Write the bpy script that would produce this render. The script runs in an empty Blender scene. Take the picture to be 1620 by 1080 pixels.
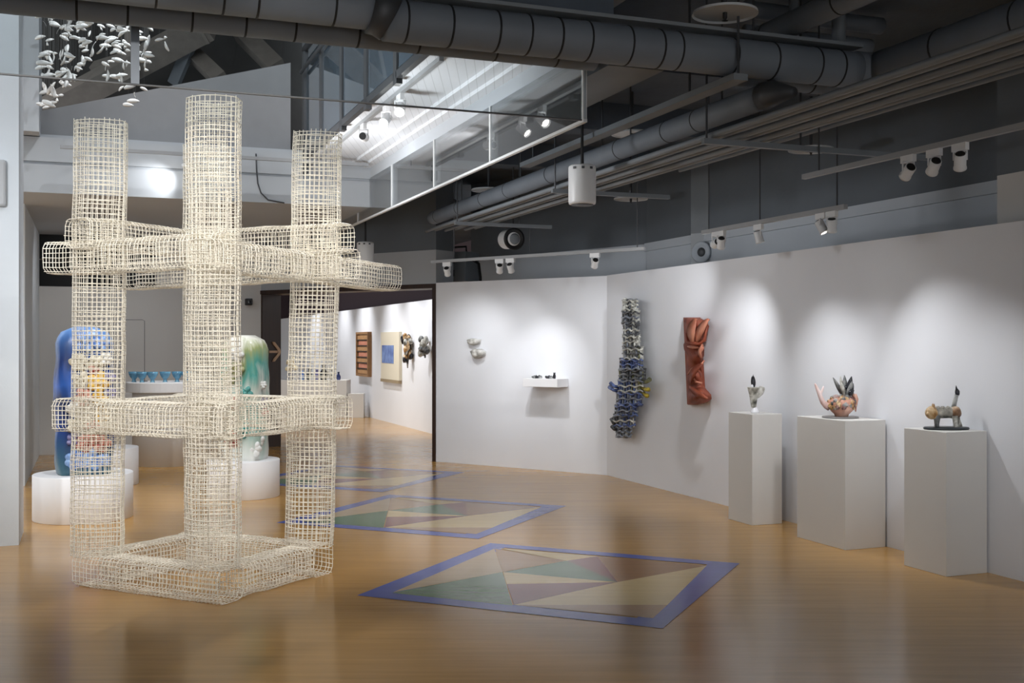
import bpy, math, random
from mathutils import Vector, Matrix, Quaternion
random.seed(11)
PI = math.pi
SC = bpy.context.scene
COL = SC.collection
# ------------------------------------------------------------------ camera frame
F = 1740.0; CX = 810.0; HY = 543.0; CH = 1.6
DA = Vector((-0.357, 0.934, 0)); DB = Vector((0.934, 0.357, 0))     # room axes: a runs away-left, b runs right
def W(p, q, z=0.0): return Vector((DB.x*p + DA.x*q, DB.y*p + DA.y*q, z))
def pq(v): return v.x*DB.x + v.y*DB.y, v.x*DA.x + v.y*DA.y
def at(px, py, Y): return Vector(((px-CX)/F*Y, Y, CH - (py-HY)/F*Y))
def fl(px, py, z=0.0):
    Y = F*(CH - z)/(py - HY); return Vector(((px-CX)/F*Y, Y, z))
def onp(px, py, p):                                     # point of the plane p = const seen at a pixel
    t = (px-CX)/F; Y = p/(0.357 + 0.934*t); return at(px, py, Y)
RW = 5.85                                               # right partition
C0 = Vector((-1.03, 14.9, 0)); CD = Vector((0.818, -0.575, 0)).normalized(); CN = Vector((-CD.y*-1, -CD.x, 0))
CN = Vector((CD.y, -CD.x, 0))                           # centre wall normal, towards the camera
if CN.y > 0: CN = -CN
def onc(px, py, d=0.0):                                 # centre wall plane moved d towards the camera
    o = C0 + CN*d; t = (px-CX)/F
    s = (t*o.y - o.x)/(CD.x - t*CD.y)
    Y = (o + CD*s).y
    return at(px, py, Y)
ROT_A = math.atan2(DB.y, DB.x)                          # z-rotation that turns x onto b
ROT_C = math.atan2(CD.y, CD.x)
# ------------------------------------------------------------------ materials
def lin(c):
    out = []
    for v in c:
        v = v/255.0
        out.append(v/12.92 if v <= 0.04045 else ((v+0.055)/1.055)**2.4)
    return (*out, 1.0)
MATS = {}
def mat(name, rgb, rough=0.6, metal=0.0, spec=0.5, noise=0.0, nscale=8.0, bump=0.0, bscale=40.0, stretch=None, emit=None, es=0.0, coat=0.0):
    m = bpy.data.materials.new(name); m.use_nodes = True
    nt = m.node_tree; b = nt.nodes['Principled BSDF']
    b.inputs['Base Color'].default_value = lin(rgb)
    b.inputs['Roughness'].default_value = rough
    b.inputs['Metallic'].default_value = metal
    b.inputs['Specular IOR Level'].default_value = spec
    b.inputs['Coat Weight'].default_value = coat
    tc = nt.nodes.new('ShaderNodeTexCoord')
    mp = nt.nodes.new('ShaderNodeMapping'); nt.links.new(tc.outputs['Object'], mp.inputs['Vector'])
    if stretch: mp.inputs['Scale'].default_value = stretch
    if noise > 0:
        n = nt.nodes.new('ShaderNodeTexNoise'); n.inputs['Scale'].default_value = nscale; n.inputs['Detail'].default_value = 5
        r = nt.nodes.new('ShaderNodeValToRGB')
        c = lin(rgb)
        r.color_ramp.elements[0].position = 0.3; r.color_ramp.elements[1].position = 0.7
        r.color_ramp.elements[0].color = tuple(max(0, v*(1-noise)) for v in c[:3]) + (1,)
        r.color_ramp.elements[1].color = tuple(min(1, v*(1+noise*0.7)) for v in c[:3]) + (1,)
        nt.links.new(mp.outputs['Vector'], n.inputs['Vector'])
        nt.links.new(n.outputs['Fac'], r.inputs['Fac']); nt.links.new(r.outputs['Color'], b.inputs['Base Color'])
    if bump > 0:
        n2 = nt.nodes.new('ShaderNodeTexNoise'); n2.inputs['Scale'].default_value = bscale; n2.inputs['Detail'].default_value = 4
        bp = nt.nodes.new('ShaderNodeBump'); bp.inputs['Strength'].default_value = bump; bp.inputs['Distance'].default_value = 0.02
        nt.links.new(mp.outputs['Vector'], n2.inputs['Vector'])
        nt.links.new(n2.outputs['Fac'], bp.inputs['Height']); nt.links.new(bp.outputs['Normal'], b.inputs['Normal'])
    if emit:
        b.inputs['Emission Color'].default_value = lin(emit); b.inputs['Emission Strength'].default_value = es
    MATS[name] = m
    return m
def mottle(name, cols, scale=6.0, rough=0.35, detail=4.0, bump=0.2, stretch=None, dist=0.0):
    """glaze: several colours mixed by one noise"""
    m = bpy.data.materials.new(name); m.use_nodes = True
    nt = m.node_tree; b = nt.nodes['Principled BSDF']; b.inputs['Roughness'].default_value = rough
    tc = nt.nodes.new('ShaderNodeTexCoord'); mp = nt.nodes.new('ShaderNodeMapping')
    nt.links.new(tc.outputs['Object'], mp.inputs['Vector'])
    if stretch: mp.inputs['Scale'].default_value = stretch
    n = nt.nodes.new('ShaderNodeTexNoise'); n.inputs['Scale'].default_value = scale; n.inputs['Detail'].default_value = detail
    n.inputs['Distortion'].default_value = dist
    nt.links.new(mp.outputs['Vector'], n.inputs['Vector'])
    r = nt.nodes.new('ShaderNodeValToRGB'); e = r.color_ramp.elements
    k = len(cols)
    e[0].position = 0.30; e[0].color = lin(cols[0]); e[1].position = 0.70; e[1].color = lin(cols[-1])
    for i in range(1, k-1):
        x = e.new(0.30 + 0.40*i/(k-1)); x.color = lin(cols[i])
    nt.links.new(n.outputs['Fac'], r.inputs['Fac']); nt.links.new(r.outputs['Color'], b.inputs['Base Color'])
    if bump:
        bp = nt.nodes.new('ShaderNodeBump'); bp.inputs['Strength'].default_value = bump; bp.inputs['Distance'].default_value = 0.02
        nt.links.new(n.outputs['Fac'], bp.inputs['Height']); nt.links.new(bp.outputs['Normal'], b.inputs['Normal'])
    return m
def glass_mat(name, tint=(235, 240, 242), k=1.0, film=0.0, fcol=(200, 205, 208)):
    m = bpy.data.materials.new(name); m.use_nodes = True
    nt = m.node_tree; nt.nodes.clear()
    o = nt.nodes.new('ShaderNodeOutputMaterial'); mx = nt.nodes.new('ShaderNodeMixShader')
    tr = nt.nodes.new('ShaderNodeBsdfTransparent'); tr.inputs['Color'].default_value = lin(tint)
    gl = nt.nodes.new('ShaderNodeBsdfGlossy'); gl.inputs['Roughness'].default_value = 0.02
    fr = nt.nodes.new('ShaderNodeFresnel'); fr.inputs['IOR'].default_value = 1.45
    mm = nt.nodes.new('ShaderNodeMath'); mm.operation = 'MULTIPLY'; mm.inputs[1].default_value = k
    nt.links.new(fr.outputs[0], mm.inputs[0]); nt.links.new(mm.outputs[0], mx.inputs[0])
    src = tr.outputs[0]
    if film > 0:                                            # pale diffuse layer: dust on the barrier, painted-in reflection on the balustrade
        df = nt.nodes.new('ShaderNodeBsdfDiffuse'); df.inputs['Color'].default_value = lin(fcol)
        m2 = nt.nodes.new('ShaderNodeMixShader'); m2.inputs[0].default_value = film
        nt.links.new(tr.outputs[0], m2.inputs[1]); nt.links.new(df.outputs[0], m2.inputs[2]); src = m2.outputs[0]
    nt.links.new(src, mx.inputs[1]); nt.links.new(gl.outputs[0], mx.inputs[2]); nt.links.new(mx.outputs[0], o.inputs['Surface'])
    return m

M_WALL = mat('white_paint', (228, 230, 235), 0.75, noise=0.02, nscale=1.5, bump=0.03, bscale=120)
M_WALLG = mat('grey_white_paint', (205, 204, 202), 0.8, noise=0.03, nscale=1.2)
M_BAND = mat('light_grey_paint', (192, 199, 207), 0.8, noise=0.03, nscale=2)
M_DARK = mat('dark_grey_paint', (102, 109, 116), 0.85, noise=0.10, nscale=1.5, bump=0.1, bscale=30)
M_CEIL = mat('ceiling_dark_paint', (84, 92, 102), 0.9, noise=0.18, nscale=2.0, bump=0.25, bscale=18)
M_FASC = mat('fascia_paint', (176, 181, 186), 0.8, noise=0.04, nscale=1.0)
M_SLOPE = mat('upper_parapet_paint', (140, 142, 145), 0.8, noise=0.03)
M_BLACKP = mat('black_panel', (9, 9, 10), 0.45, spec=.25)
M_PILLAR = mat('pillar_paint', (212, 219, 225), 0.75, noise=0.03, nscale=2, bump=0.04, bscale=60)
M_DUCT = mat('duct_wrap', (112, 119, 128), 0.62, noise=0.10, nscale=3, bump=0.15, bscale=9)
M_BANDJ = mat('duct_joint', (22, 23, 25), 0.7)
M_PIPE = mat('painted_pipe', (120, 126, 132), 0.55, noise=0.08, nscale=4)
M_STEEL = mat('dark_steel', (70, 72, 75), 0.5, metal=0.3)
M_LAMP = mat('lamp_white', (222, 223, 224), 0.4)
M_RAIL = mat('rail_grey', (150, 152, 154), 0.5)
M_LAMPD = mat('lamp_black', (18, 18, 20), 0.5)
M_LENS = mat('lamp_lens', (255, 252, 245), 0.2, emit=(255, 250, 240), es=14.0)
M_LENSB = mat('lamp_lens_bright', (255, 252, 245), 0.2, emit=(255, 252, 246), es=60.0)
M_LENSO = mat('lamp_lens_dim', (230, 230, 228), 0.2, emit=(255, 250, 240), es=0.8)
M_PED = mat('pedestal_paint', (214, 212, 208), 0.6, noise=0.015, nscale=3)
M_PLINTH = mat('plinth_paint', (236, 236, 238), 0.6)
M_WIRE = mat('cream_lattice', (246, 239, 226), 0.6, noise=0.16, nscale=9)
M_WOOD = mat('dark_brown_wood', (48, 27, 17), 0.45, noise=0.3, nscale=5, stretch=(6, 6, 0.6))
M_WOODL = mat('natural_wood', (176, 132, 88), 0.5, noise=0.25, nscale=6, stretch=(1, 1, 8))
M_ARROW = mat('arrow_wood', (196, 160, 130), 0.5)
M_TERRA = mottle('terracotta_clay', [(104, 46, 30), (140, 68, 46), (166, 90, 66)], 5, 0.55, bump=0.3)
M_TERRAL = mottle('terracotta_edge', [(176, 104, 80), (205, 140, 114)], 9, 0.55)
M_GLASS = glass_mat('barrier_glass', (225, 230, 233), 2.0, 0.13)
M_GLASSB = glass_mat('balustrade_glass', (190, 202, 212), 2.2, 0.5, (132, 150, 166))  # blue-grey diffuse share stands for reflections in the panes
M_POST = mat('barrier_joint', (205, 207, 208), 0.4)
M_LEAF = mat('white_leaf', (232, 232, 230), 0.6)
M_THREAD = mat('thread', (120, 120, 120), 0.6)
# floor
def floor_material(name, rgb, var=0.16):
    m = bpy.data.materials.new(name); m.use_nodes = True
    nt = m.node_tree; b = nt.nodes['Principled BSDF']
    tc = nt.nodes.new('ShaderNodeTexCoord'); mp = nt.nodes.new('ShaderNodeMapping')
    mp.inputs['Rotation'].default_value = (0, 0, 0.06); mp.inputs['Scale'].default_value = (0.7, 11.0, 1.0)
    nt.links.new(tc.outputs['Object'], mp.inputs['Vector'])
    n = nt.nodes.new('ShaderNodeTexNoise'); n.inputs['Scale'].default_value = 1.4; n.inputs['Detail'].default_value = 7; n.inputs['Roughness'].default_value = 0.62
    nt.links.new(mp.outputs['Vector'], n.inputs['Vector'])
    r = nt.nodes.new('ShaderNodeValToRGB'); c = lin(rgb)
    r.color_ramp.elements[0].position = 0.30; r.color_ramp.elements[1].position = 0.72
    r.color_ramp.elements[0].color = (c[0]*(1-var), c[1]*(1-var*1.15), c[2]*(1-var*1.35), 1)
    r.color_ramp.elements[1].color = (c[0]*(1+var*.8), c[1]*(1+var*.8), c[2]*(1+var*.8), 1)
    nt.links.new(n.outputs['Fac'], r.inputs['Fac']); nt.links.new(r.outputs['Color'], b.inputs['Base Color'])
    n2 = nt.nodes.new('ShaderNodeTexNoise'); n2.inputs['Scale'].default_value = 2.2; n2.inputs['Detail'].default_value = 3
    nt.links.new(tc.outputs['Object'], n2.inputs['Vector'])
    mr = nt.nodes.new('ShaderNodeMapRange'); mr.inputs['To Min'].default_value = 0.15; mr.inputs['To Max'].default_value = 0.24
    nt.links.new(n2.outputs['Fac'], mr.inputs['Value']); nt.links.new(mr.outputs['Result'], b.inputs['Roughness'])
    bp = nt.nodes.new('ShaderNodeBump'); bp.inputs['Strength'].default_value = 0.015; bp.inputs['Distance'].default_value = 0.01
    nt.links.new(n.outputs['Fac'], bp.inputs['Height']); nt.links.new(bp.outputs['Normal'], b.inputs['Normal'])
    b.inputs['Specular IOR Level'].default_value = 0.5
    return m
FLOOR_COLS = {'wood': (190, 146, 82), 'blue': (84, 98, 176), 'green': (92, 124, 88), 'red': (128, 62, 56),
              'cream': (208, 182, 128), 'pale': (188, 164, 128), 'tan': (170, 134, 94), 'brown': (152, 108, 62)}
FM = {k: floor_material('floor_'+k, v, 0.15 if k == 'wood' else 0.07) for k, v in FLOOR_COLS.items()}
# ------------------------------------------------------------------ mesh builder
class MB:
    def __init__(s): s.v = []; s.f = []; s.mi = []; s.m = 0
    def add(s, vs, fs):
        o = len(s.v); s.v.extend([tuple(v) for v in vs])
        for f in fs: s.f.append(tuple(i+o for i in f)); s.mi.append(s.m)
        return s
    def hexa(s, c8):   # 4 bottom ccw, 4 top ccw
        return s.add(c8, [(3, 2, 1, 0), (4, 5, 6, 7), (0, 1, 5, 4), (1, 2, 6, 5), (2, 3, 7, 6), (3, 0, 4, 7)])
    def box(s, c, d, rz=0.0, M=None):
        c = Vector(c); hx, hy, hz = d[0]/2, d[1]/2, d[2]/2
        R = M if M is not None else Matrix.Rotation(rz, 3, 'Z')
        pts = [c + R @ Vector(p) for p in ((-hx, -hy, -hz), (hx, -hy, -hz), (hx, hy, -hz), (-hx, hy, -hz), (-hx, -hy, hz), (hx, -hy, hz), (hx, hy, hz), (-hx, hy, hz))]
        return s.hexa(pts)
    def prism(s, poly, z0, z1):
        n = len(poly)
        vs = [(p[0], p[1], z0) for p in poly] + [(p[0], p[1], z1) for p in poly]
        fs = [tuple(range(n-1, -1, -1)), tuple(range(n, 2*n))] + [(i, (i+1) % n, n+(i+1) % n, n+i) for i in range(n)]
        return s.add(vs, fs)
    def extrude(s, poly3, d):
        """polygon in space pushed along vector d"""
        n = len(poly3); d = Vector(d)
        vs = [Vector(p) for p in poly3] + [Vector(p)+d for p in poly3]
        fs = [tuple(range(n-1, -1, -1)), tuple(range(n, 2*n))] + [(i, (i+1) % n, n+(i+1) % n, n+i) for i in range(n)]
        return s.add(vs, fs)
    def rings(s, rs, close=False, cap=True):
        n = len(rs[0]); vs = [p for r in rs for p in r]; fs = []
        k = len(rs)
        for j in range(k if close else k-1):
            a = j*n; b = ((j+1) % k)*n
            for i in range(n): fs.append((a+i, a+(i+1) % n, b+(i+1) % n, b+i))
        if cap and not close: fs.append(tuple(range(n-1, -1, -1))); fs.append(tuple(range((k-1)*n, k*n)))
        return s.add(vs, fs)
    def tube(s, path, r, n=8, close=False, cap=True):
        path = [Vector(p) for p in path]; k = len(path); rs = []
        rad = r if isinstance(r, (list, tuple)) else [r]*k
        prev = None
        for i, p in enumerate(path):
            if close: t = path[(i+1) % k]-path[i-1]
            else: t = path[min(i+1, k-1)]-path[max(i-1, 0)]
            if t.length < 1e-9: t = Vector((0, 0, 1))
            t.normalize()
            if prev is None:
                u = t.cross(Vector((0, 0, 1)))
                if u.length < 0.05: u = t.cross(Vector((1, 0, 0)))
            else:
                u = prev - t*prev.dot(t)
            u.normalize(); prev = u
            w = t.cross(u)
            rs.append([p + (u*math.cos(2*PI*j/n)+w*math.sin(2*PI*j/n))*rad[i] for j in range(n)])
        return s.rings(rs, close, cap)
    def lathe(s, prof, n=24, c=(0, 0, 0), axis=None, sx=1.0, sy=1.0):
        c = Vector(c); Q = Vector((0, 0, 1)).rotation_difference(Vector(axis).normalized()).to_matrix() if axis is not None else Matrix.Identity(3)
        rs = [[c + Q @ Vector((r*math.cos(2*PI*j/n)*sx, r*math.sin(2*PI*j/n)*sy, z)) for j in range(n)] for r, z in prof]
        return s.rings(rs)
    def blob(s, c, r, n=10, m=7, amp=0.12, seed=0, M=None):
        rnd = random.Random(seed); c = Vector(c); rr = r if isinstance(r, (list, tuple)) else (r, r, r)
        R = M if M is not None else Matrix.Identity(3)
        ph = [rnd.uniform(0, 6.28) for _ in range(6)]
        def dp(th, fi):
            k = 1 + amp*(math.sin(3*th+ph[0])*math.sin(2*fi+ph[1]) + 0.6*math.sin(5*th+ph[2])*math.sin(3*fi+ph[3]))
            v = Vector((math.cos(th)*math.sin(fi)*rr[0], math.sin(th)*math.sin(fi)*rr[1], math.cos(fi)*rr[2]))*k
            return c + R @ v
        vs = [dp(0, 0.001)]; fs = []
        for i in range(1, m):
            for j in range(n): vs.append(dp(2*PI*j/n, PI*i/m))
        vs.append(dp(0, PI-0.001)); L = len(vs)-1
        for j in range(n):
            fs.append((0, 1+j, 1+(j+1) % n)); fs.append((L, 1+(m-2)*n+(j+1) % n, 1+(m-2)*n+j))
        for i in range(m-2):
            for j in range(n):
                a = 1+i*n; b = a+n; fs.append((a+j, b+j, b+(j+1) % n, a+(j+1) % n))
        return s.add(vs, fs)
    def build(s, name, mats, parent=None, smooth=False, loc=None, bevel=0.0):
        me = bpy.data.meshes.new(name); me.from_pydata(s.v, [], s.f)
        if not isinstance(mats, (list, tuple)): mats = [mats]
        for m in mats: me.materials.append(m)
        if any(s.mi): me.polygons.foreach_set('material_index', s.mi)
        if smooth: me.polygons.foreach_set('use_smooth', [True]*len(me.polygons))
        me.update()
        import bmesh
        bm = bmesh.new(); bm.from_mesh(me); bmesh.ops.recalc_face_normals(bm, faces=bm.faces[:]); bm.to_mesh(me); bm.free()
        o = bpy.data.objects.new(name, me); COL.objects.link(o)
        if parent: o.parent = parent
        if loc is not None: o.location = loc
        if bevel > 0:
            b = o.modifiers.new('bevel', 'BEVEL'); b.width = bevel; b.segments = 2; b.limit_method = 'ANGLE'
        return o
def tag(o, label, cat, group=None):
    o['label'] = label; o['category'] = cat
    if group: o['group'] = group
    return o
def thing(name, label, cat, loc=(0, 0, 0), rz=0.0, group=None):
    o = bpy.data.objects.new(name, None); COL.objects.link(o); o.empty_display_size = 0.1
    o.location = loc; o.rotation_euler = (0, 0, rz)
    return tag(o, label, cat, group)
def struct(o): o['kind'] = 'structure'; return o
def pbox(p0, p1, q0, q1, z0, z1, mb=None):
    mb = mb or MB()
    pts = [W(p0, q0, z0), W(p1, q0, z0), W(p1, q1, z0), W(p0, q1, z0), W(p0, q0, z1), W(p1, q0, z1), W(p1, q1, z1), W(p0, q1, z1)]
    return mb.hexa(pts)
def wall_line(a, b, th, z0, z1, side, mb=None):
    """vertical slab between plan points a, b; thickness th towards side (+1 left of a->b, -1 right)"""
    mb = mb or MB(); a = Vector((a[0], a[1], 0)); b = Vector((b[0], b[1], 0)); d = (b-a).normalized(); n = Vector((-d.y, d.x, 0))*side*th
    lo = [a, b, b+n, a+n]
    pts = [Vector((p.x, p.y, z0)) for p in lo] + [Vector((p.x, p.y, z1)) for p in lo]
    return mb.hexa(pts)

# ================================================================== THE SETTING
# floor with its coloured inlay (three squares in a chain)
fmb = MB(); order = ['wood', 'blue', 'green', 'red', 'cream', 'pale', 'tan', 'brown']
fmb.prism([W(-9, -7), W(13, -7), W(13, 42), W(-9, 42)], -0.1, 0.0)
E1 = Vector((0.405, 0.914, 0)); E2 = Vector((0.914, -0.405, 0)); L1 = Vector((-0.983, 6.98, 0)); STEP = Vector((-1.12, 2.83, 0)); SIDE = 2.0
def poly_floor(col, pts, z):
    fmb.m = order.index(col)
    pts = [Vector((p.x, p.y, z)) for p in pts]
    area = sum(pts[i].x*pts[(i+1) % len(pts)].y - pts[(i+1) % len(pts)].x*pts[i].y for i in range(len(pts)))
    if area < 0: pts = pts[::-1]
    fmb.add(pts, [tuple(range(len(pts)))])
P_ = lambda *xy: [fl(x, y) for x, y in xy]
INLAY = [('pale', P_((622, 937), (782, 868), (795, 905))), ('green', P_((620, 938), (795, 905), (811, 958))),
         ('tan', P_((783, 868), (897, 887), (795, 905))), ('cream', P_((786, 867), (945, 880), (897, 887))),
         ('red', P_((945, 880), (977, 921), (897, 887))), ('green', P_((797, 905), (897, 887), (977, 921))),
         ('cream', P_((796, 905), (977, 921), (802, 924))), ('red', P_((802, 924), (977, 921), (813, 957))),
         ('cream', P_((813, 957), (977, 921), (1118, 895), (1056, 957))), ('brown', P_((945, 880), (1118, 895), (977, 921))),
         ('tan', P_((813, 957), (1056, 957), (1033, 978)))]
for k in range(3):
    off = STEP*k; L = L1+off; z = 0.001+0.0005*(2-k)
    o4 = [L, L+E1*SIDE, L+E1*SIDE+E2*SIDE, L+E2*SIDE]; bw = 0.17
    i4 = [L+E1*bw*1.0+E2*bw, L+E1*(SIDE-bw)+E2*bw, L+E1*(SIDE-bw)+E2*(SIDE-bw*1.5), L+E1*bw+E2*(SIDE-bw*1.5)]
    i4 = [L+E1*bw+E2*bw*1.6, L+E1*(SIDE-bw*0.8)+E2*bw*1.1, L+E1*(SIDE-bw*0.8)+E2*(SIDE-bw*1.2), L+E1*bw+E2*(SIDE-bw*1.2)]
    for j in range(4): poly_floor('blue', [o4[j], o4[(j+1) % 4], i4[(j+1) % 4], i4[j]], z)
    for col, pts in INLAY: poly_floor(col, [p+off for p in pts], z+0.0002)
struct(fmb.build('floor', [FM[k] for k in order]))

# right partition, centre partition, door wall
QE_ = pq(C0 + CD*((RW-(C0.x*DB.x+C0.y*DB.y))/(CD.x*DB.x+CD.y*DB.y)))[1] + 0.01
struct(pbox(RW, RW+0.12, -4, QE_, 0, 2.425).build('wall_right', M_WALL))
cA = C0; cB = W(RW, 12.40)
CE = C0 + CD*((RW+0.02-(C0.x*DB.x+C0.y*DB.y))/(CD.x*DB.x+CD.y*DB.y)); QE = pq(CE)[1]
mb = wall_line(cA, CE, 0.12, 0, 2.42, 1); struct(mb.build('wall_center', M_WALL))
DL = C0 - CD*3.47                                        # left end of the doorway
# wall above the doorway
def above_door():
    mb = MB(); wall_line(DL, C0, 0.38, 2.40, 2.87, 1, mb); mb.m = 1; wall_line(DL, C0, 0.38, 2.87, 4.0, 1, mb)
    return mb.build('wall_door', [M_FASC, M_DARK])
struct(above_door())
struct(pbox(-2.75, -2.6, -7, 9.6, 0, 4.0).build('wall_unseen_left', M_WALL))  # out of view, added to shade the pedestals' left faces
# brown door lining
dn = Vector((-CD.y, CD.x, 0))
dr = MB()
dr.hexa([DL+Vector((0, 0, 0)), DL+CD*0.05, DL+CD*0.05+dn*0.38, DL+dn*0.38] + [v+Vector((0, 0, 2.36)) for v in (DL, DL+CD*0.05, DL+CD*0.05+dn*0.38, DL+dn*0.38)])
dr.hexa([C0-CD*0.06-dn*0.01, C0-dn*0.01, C0+dn*0.38, C0-CD*0.06+dn*0.38] + [v+Vector((0, 0, 2.36)) for v in (C0-CD*0.06-dn*0.01, C0-dn*0.01, C0+dn*0.38, C0-CD*0.06+dn*0.38)])
lint = [DL-dn*0.01, C0-dn*0.01, C0+dn*0.38, DL+dn*0.38]
dr.hexa([v+Vector((0, 0, 2.35)) for v in lint] + [v+Vector((0, 0, 2.41)) for v in lint])
struct(dr.build('trim_1', M_WOOD))
# wall behind the partitions (light below, dark above)
def two_tone(name, a, b, zs=2.87, zt=4.0, th=0.15, side=1, led=True):
    mb = MB(); wall_line(a, b, th, 0, zs, side, mb); mb.m = 1; wall_line(a, b, th, zs, zt, side, mb)
    if led:
        mb.m = 0; wall_line(a, b, 0.03, zs-0.10, zs, -side, mb)
    return struct(mb.build(name, [M_BAND, M_DARK]))
two_tone('wall_back_right', (-0.62, 16.66), (2.2, 13.55), led=False)
PR = 6.6
qk = pq(Vector((2.2, 13.55, 0)))[1]
two_tone('wall_far_right', W(PR, qk+0.6), W(PR, -4), side=1)
# pilaster beside the round wall vent, and the one at the right edge
pl = MB(); b0 = at(1093, 543, 12.75); b1 = at(1128, 543, 12.55)
pl.hexa([Vector((v.x, v.y, 0)) for v in (b0, b1, b1+Vector((0.35, 0.9, 0)), b0+Vector((0.35, 0.9, 0)))] + [Vector((v.x, v.y, 2.87)) for v in (b0, b1, b1+Vector((0.35, 0.9, 0)), b0+Vector((0.35, 0.9, 0)))])
pl.m = 1
pl.hexa([Vector((v.x, v.y, 2.87)) for v in (b0, b1, b1+Vector((0.35, 0.9, 0)), b0+Vector((0.35, 0.9, 0)))] + [Vector((v.x, v.y, 4.0)) for v in (b0, b1, b1+Vector((0.35, 0.9, 0)), b0+Vector((0.35, 0.9, 0)))])
struct(pl.build('trim_2', [M_FASC, M_PIPE]))
pp = MB(); pbox(6.06, 6.6, 2.0, 6.12, 0, 2.80, pp); pp.m = 1; pbox(6.06, 6.6, 2.0, 6.12, 2.80, 4.0, pp)
struct(pp.build('trim_3', [M_WALLG, M_DARK]))
# back-left wall, its black glazed band, left wall block and front pillar
QB = 17.15
pD = pq(DL)[0]
wb = MB(); pbox(-3.0, pD+0.02, QB, QB+0.2, 0, 2.42, wb); pbox(0.9, pD+0.02, QB, QB+0.2, 2.42, 3.2, wb)
struct(wb.build('wall_back_left', M_WALLG))
bb = MB(); pbox(-3.0, 0.9, QB+0.02, QB+0.18, 2.42, 2.80, bb); pbox(-3.0, 0.9, QB+0.02, QB+0.18, 2.82, 3.2, bb)
struct(bb.build('window_1', M_BLACKP))
struct(pbox(-3.2, -0.70, 13.48, QB, 0, 3.17).build('wall_left', M_PILLAR))
struct(pbox(-2.6, -0.54, 9.55, 10.2, 0, 7.0).build('wall_front_left', M_PILLAR))
struct(pbox(-1.6, -0.50, 12.15, 12.9, 3.75, 7.0).build('wall_upper_left', M_FASC))
# slab around the void: back fascia, soffit behind it, fascia on the right, near beam
QF = 12.4; PV = 3.0
fs = MB(); pbox(-2.6, PV, QF, QF+0.2, 3.165, 3.46, fs); pbox(-2.6, PV, QF+0.03, QF+0.2, 3.46, 3.49, fs); pbox(-2.6, PV, QF, QF+0.2, 3.49, 3.74, fs)
pbox(-2.6, PV, QF+0.2, QB, 3.165, 3.74, fs); pbox(-2.6, PV, QF+0.06, QF+0.4, 3.74, 3.78, fs)
struct(fs.build('ceiling_soffit', M_FASC))
# panel wall over the right edge of the void (seams every 0.2 m)
up = MB(); pbox(PV, PV+0.15, 6.3, QB, 3.46, 3.68, up); pbox(PV+0.06, PV+0.2, 6.3, QB, 3.80, 7.0, up)
struct(up.build('wall_upper_right', M_FASC))
PB = 2.26                                                # open edge of the upper walkway
so = MB(); pbox(PB, PV, 6.56, QF, 3.68, 3.80, so); pbox(PV-.10, PV, 6.56, QF, 3.62, 3.68, so); pbox(PV-.22, PV-.10, 6.56, QF, 3.65, 3.68, so)
def boarded(name, rgb, step):
    m = mat(name, rgb, 0.8); nt = m.node_tree; b = nt.nodes['Principled BSDF']
    sx = nt.nodes.new('ShaderNodeSeparateXYZ'); tc = nt.nodes.new('ShaderNodeTexCoord'); nt.links.new(tc.outputs['Object'], sx.inputs[0])
    d = nt.nodes.new('ShaderNodeMath'); d.operation = 'DIVIDE'; d.inputs[1].default_value = step; nt.links.new(sx.outputs['X'], d.inputs[0])
    f = nt.nodes.new('ShaderNodeMath'); f.operation = 'FRACT'; nt.links.new(d.outputs[0], f.inputs[0])
    g = nt.nodes.new('ShaderNodeMath'); g.operation = 'LESS_THAN'; g.inputs[1].default_value = .08; nt.links.new(f.outputs[0], g.inputs[0])
    mx = nt.nodes.new('ShaderNodeMix'); mx.data_type = 'RGBA'; c = lin(rgb); mx.inputs[6].default_value = c; mx.inputs[7].default_value = (c[0]*.78, c[1]*.78, c[2]*.78, 1)
    nt.links.new(g.outputs[0], mx.inputs[0]); nt.links.new(mx.outputs[2], b.inputs['Base Color']); return m
struct(so.build('ceiling_walkway', boarded('soffit_boards', (214, 217, 221), .07)))
bm_ = MB(); pbox(PV+0.16, PV+0.57, 6.5, QB, 3.42, 3.72, bm_)
struct(bm_.build('trim_4', M_PIPE))
struct(pbox(-2.6, PV+0.1, 6.3, 6.55, 3.62, 4.2).build('trim_5', M_CEIL))
# ceilings
cg = MB(); pbox(-6, PV+0.15, -7, 6.5, 4.0, 4.2, cg); pbox(PV+0.15, 9.5, -7, 21, 4.0, 4.2, cg)
for q in (4.7, 7.6, 9.9, 12.2): pbox(PV+0.16, 6.6, q, q+0.3, 3.72, 4.0, cg)
struct(cg.build('ceiling', M_CEIL))
# roof space over the void
rf = MB(); pbox(-3, PV+0.15, 6.3, 19, 7.0, 7.1, rf); pbox(-3, PV+0.15, 17.6, 17.8, 3.74, 7.0, rf)
struct(rf.build('ceiling_roof', mat('roof_dark', (58, 57, 56), 0.9, noise=0.3, nscale=1.5)))
# sloping stair parapet at the back of the void
sp = MB(); z0 = 3.76
a = W(-0.58, 12.62); b = W(2.12, 12.62); dq = DA*0.16
sp.hexa([Vector((v.x, v.y, z0)) for v in (a, b, b+dq, a+dq)] + [Vector((a.x, a.y, 4.03)), Vector((b.x, b.y, 4.80)), Vector(((b+dq).x, (b+dq).y, 4.80)), Vector(((a+dq).x, (a+dq).y, 4.03))])
struct(sp.build('wall_upper_back', M_SLOPE))
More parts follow.
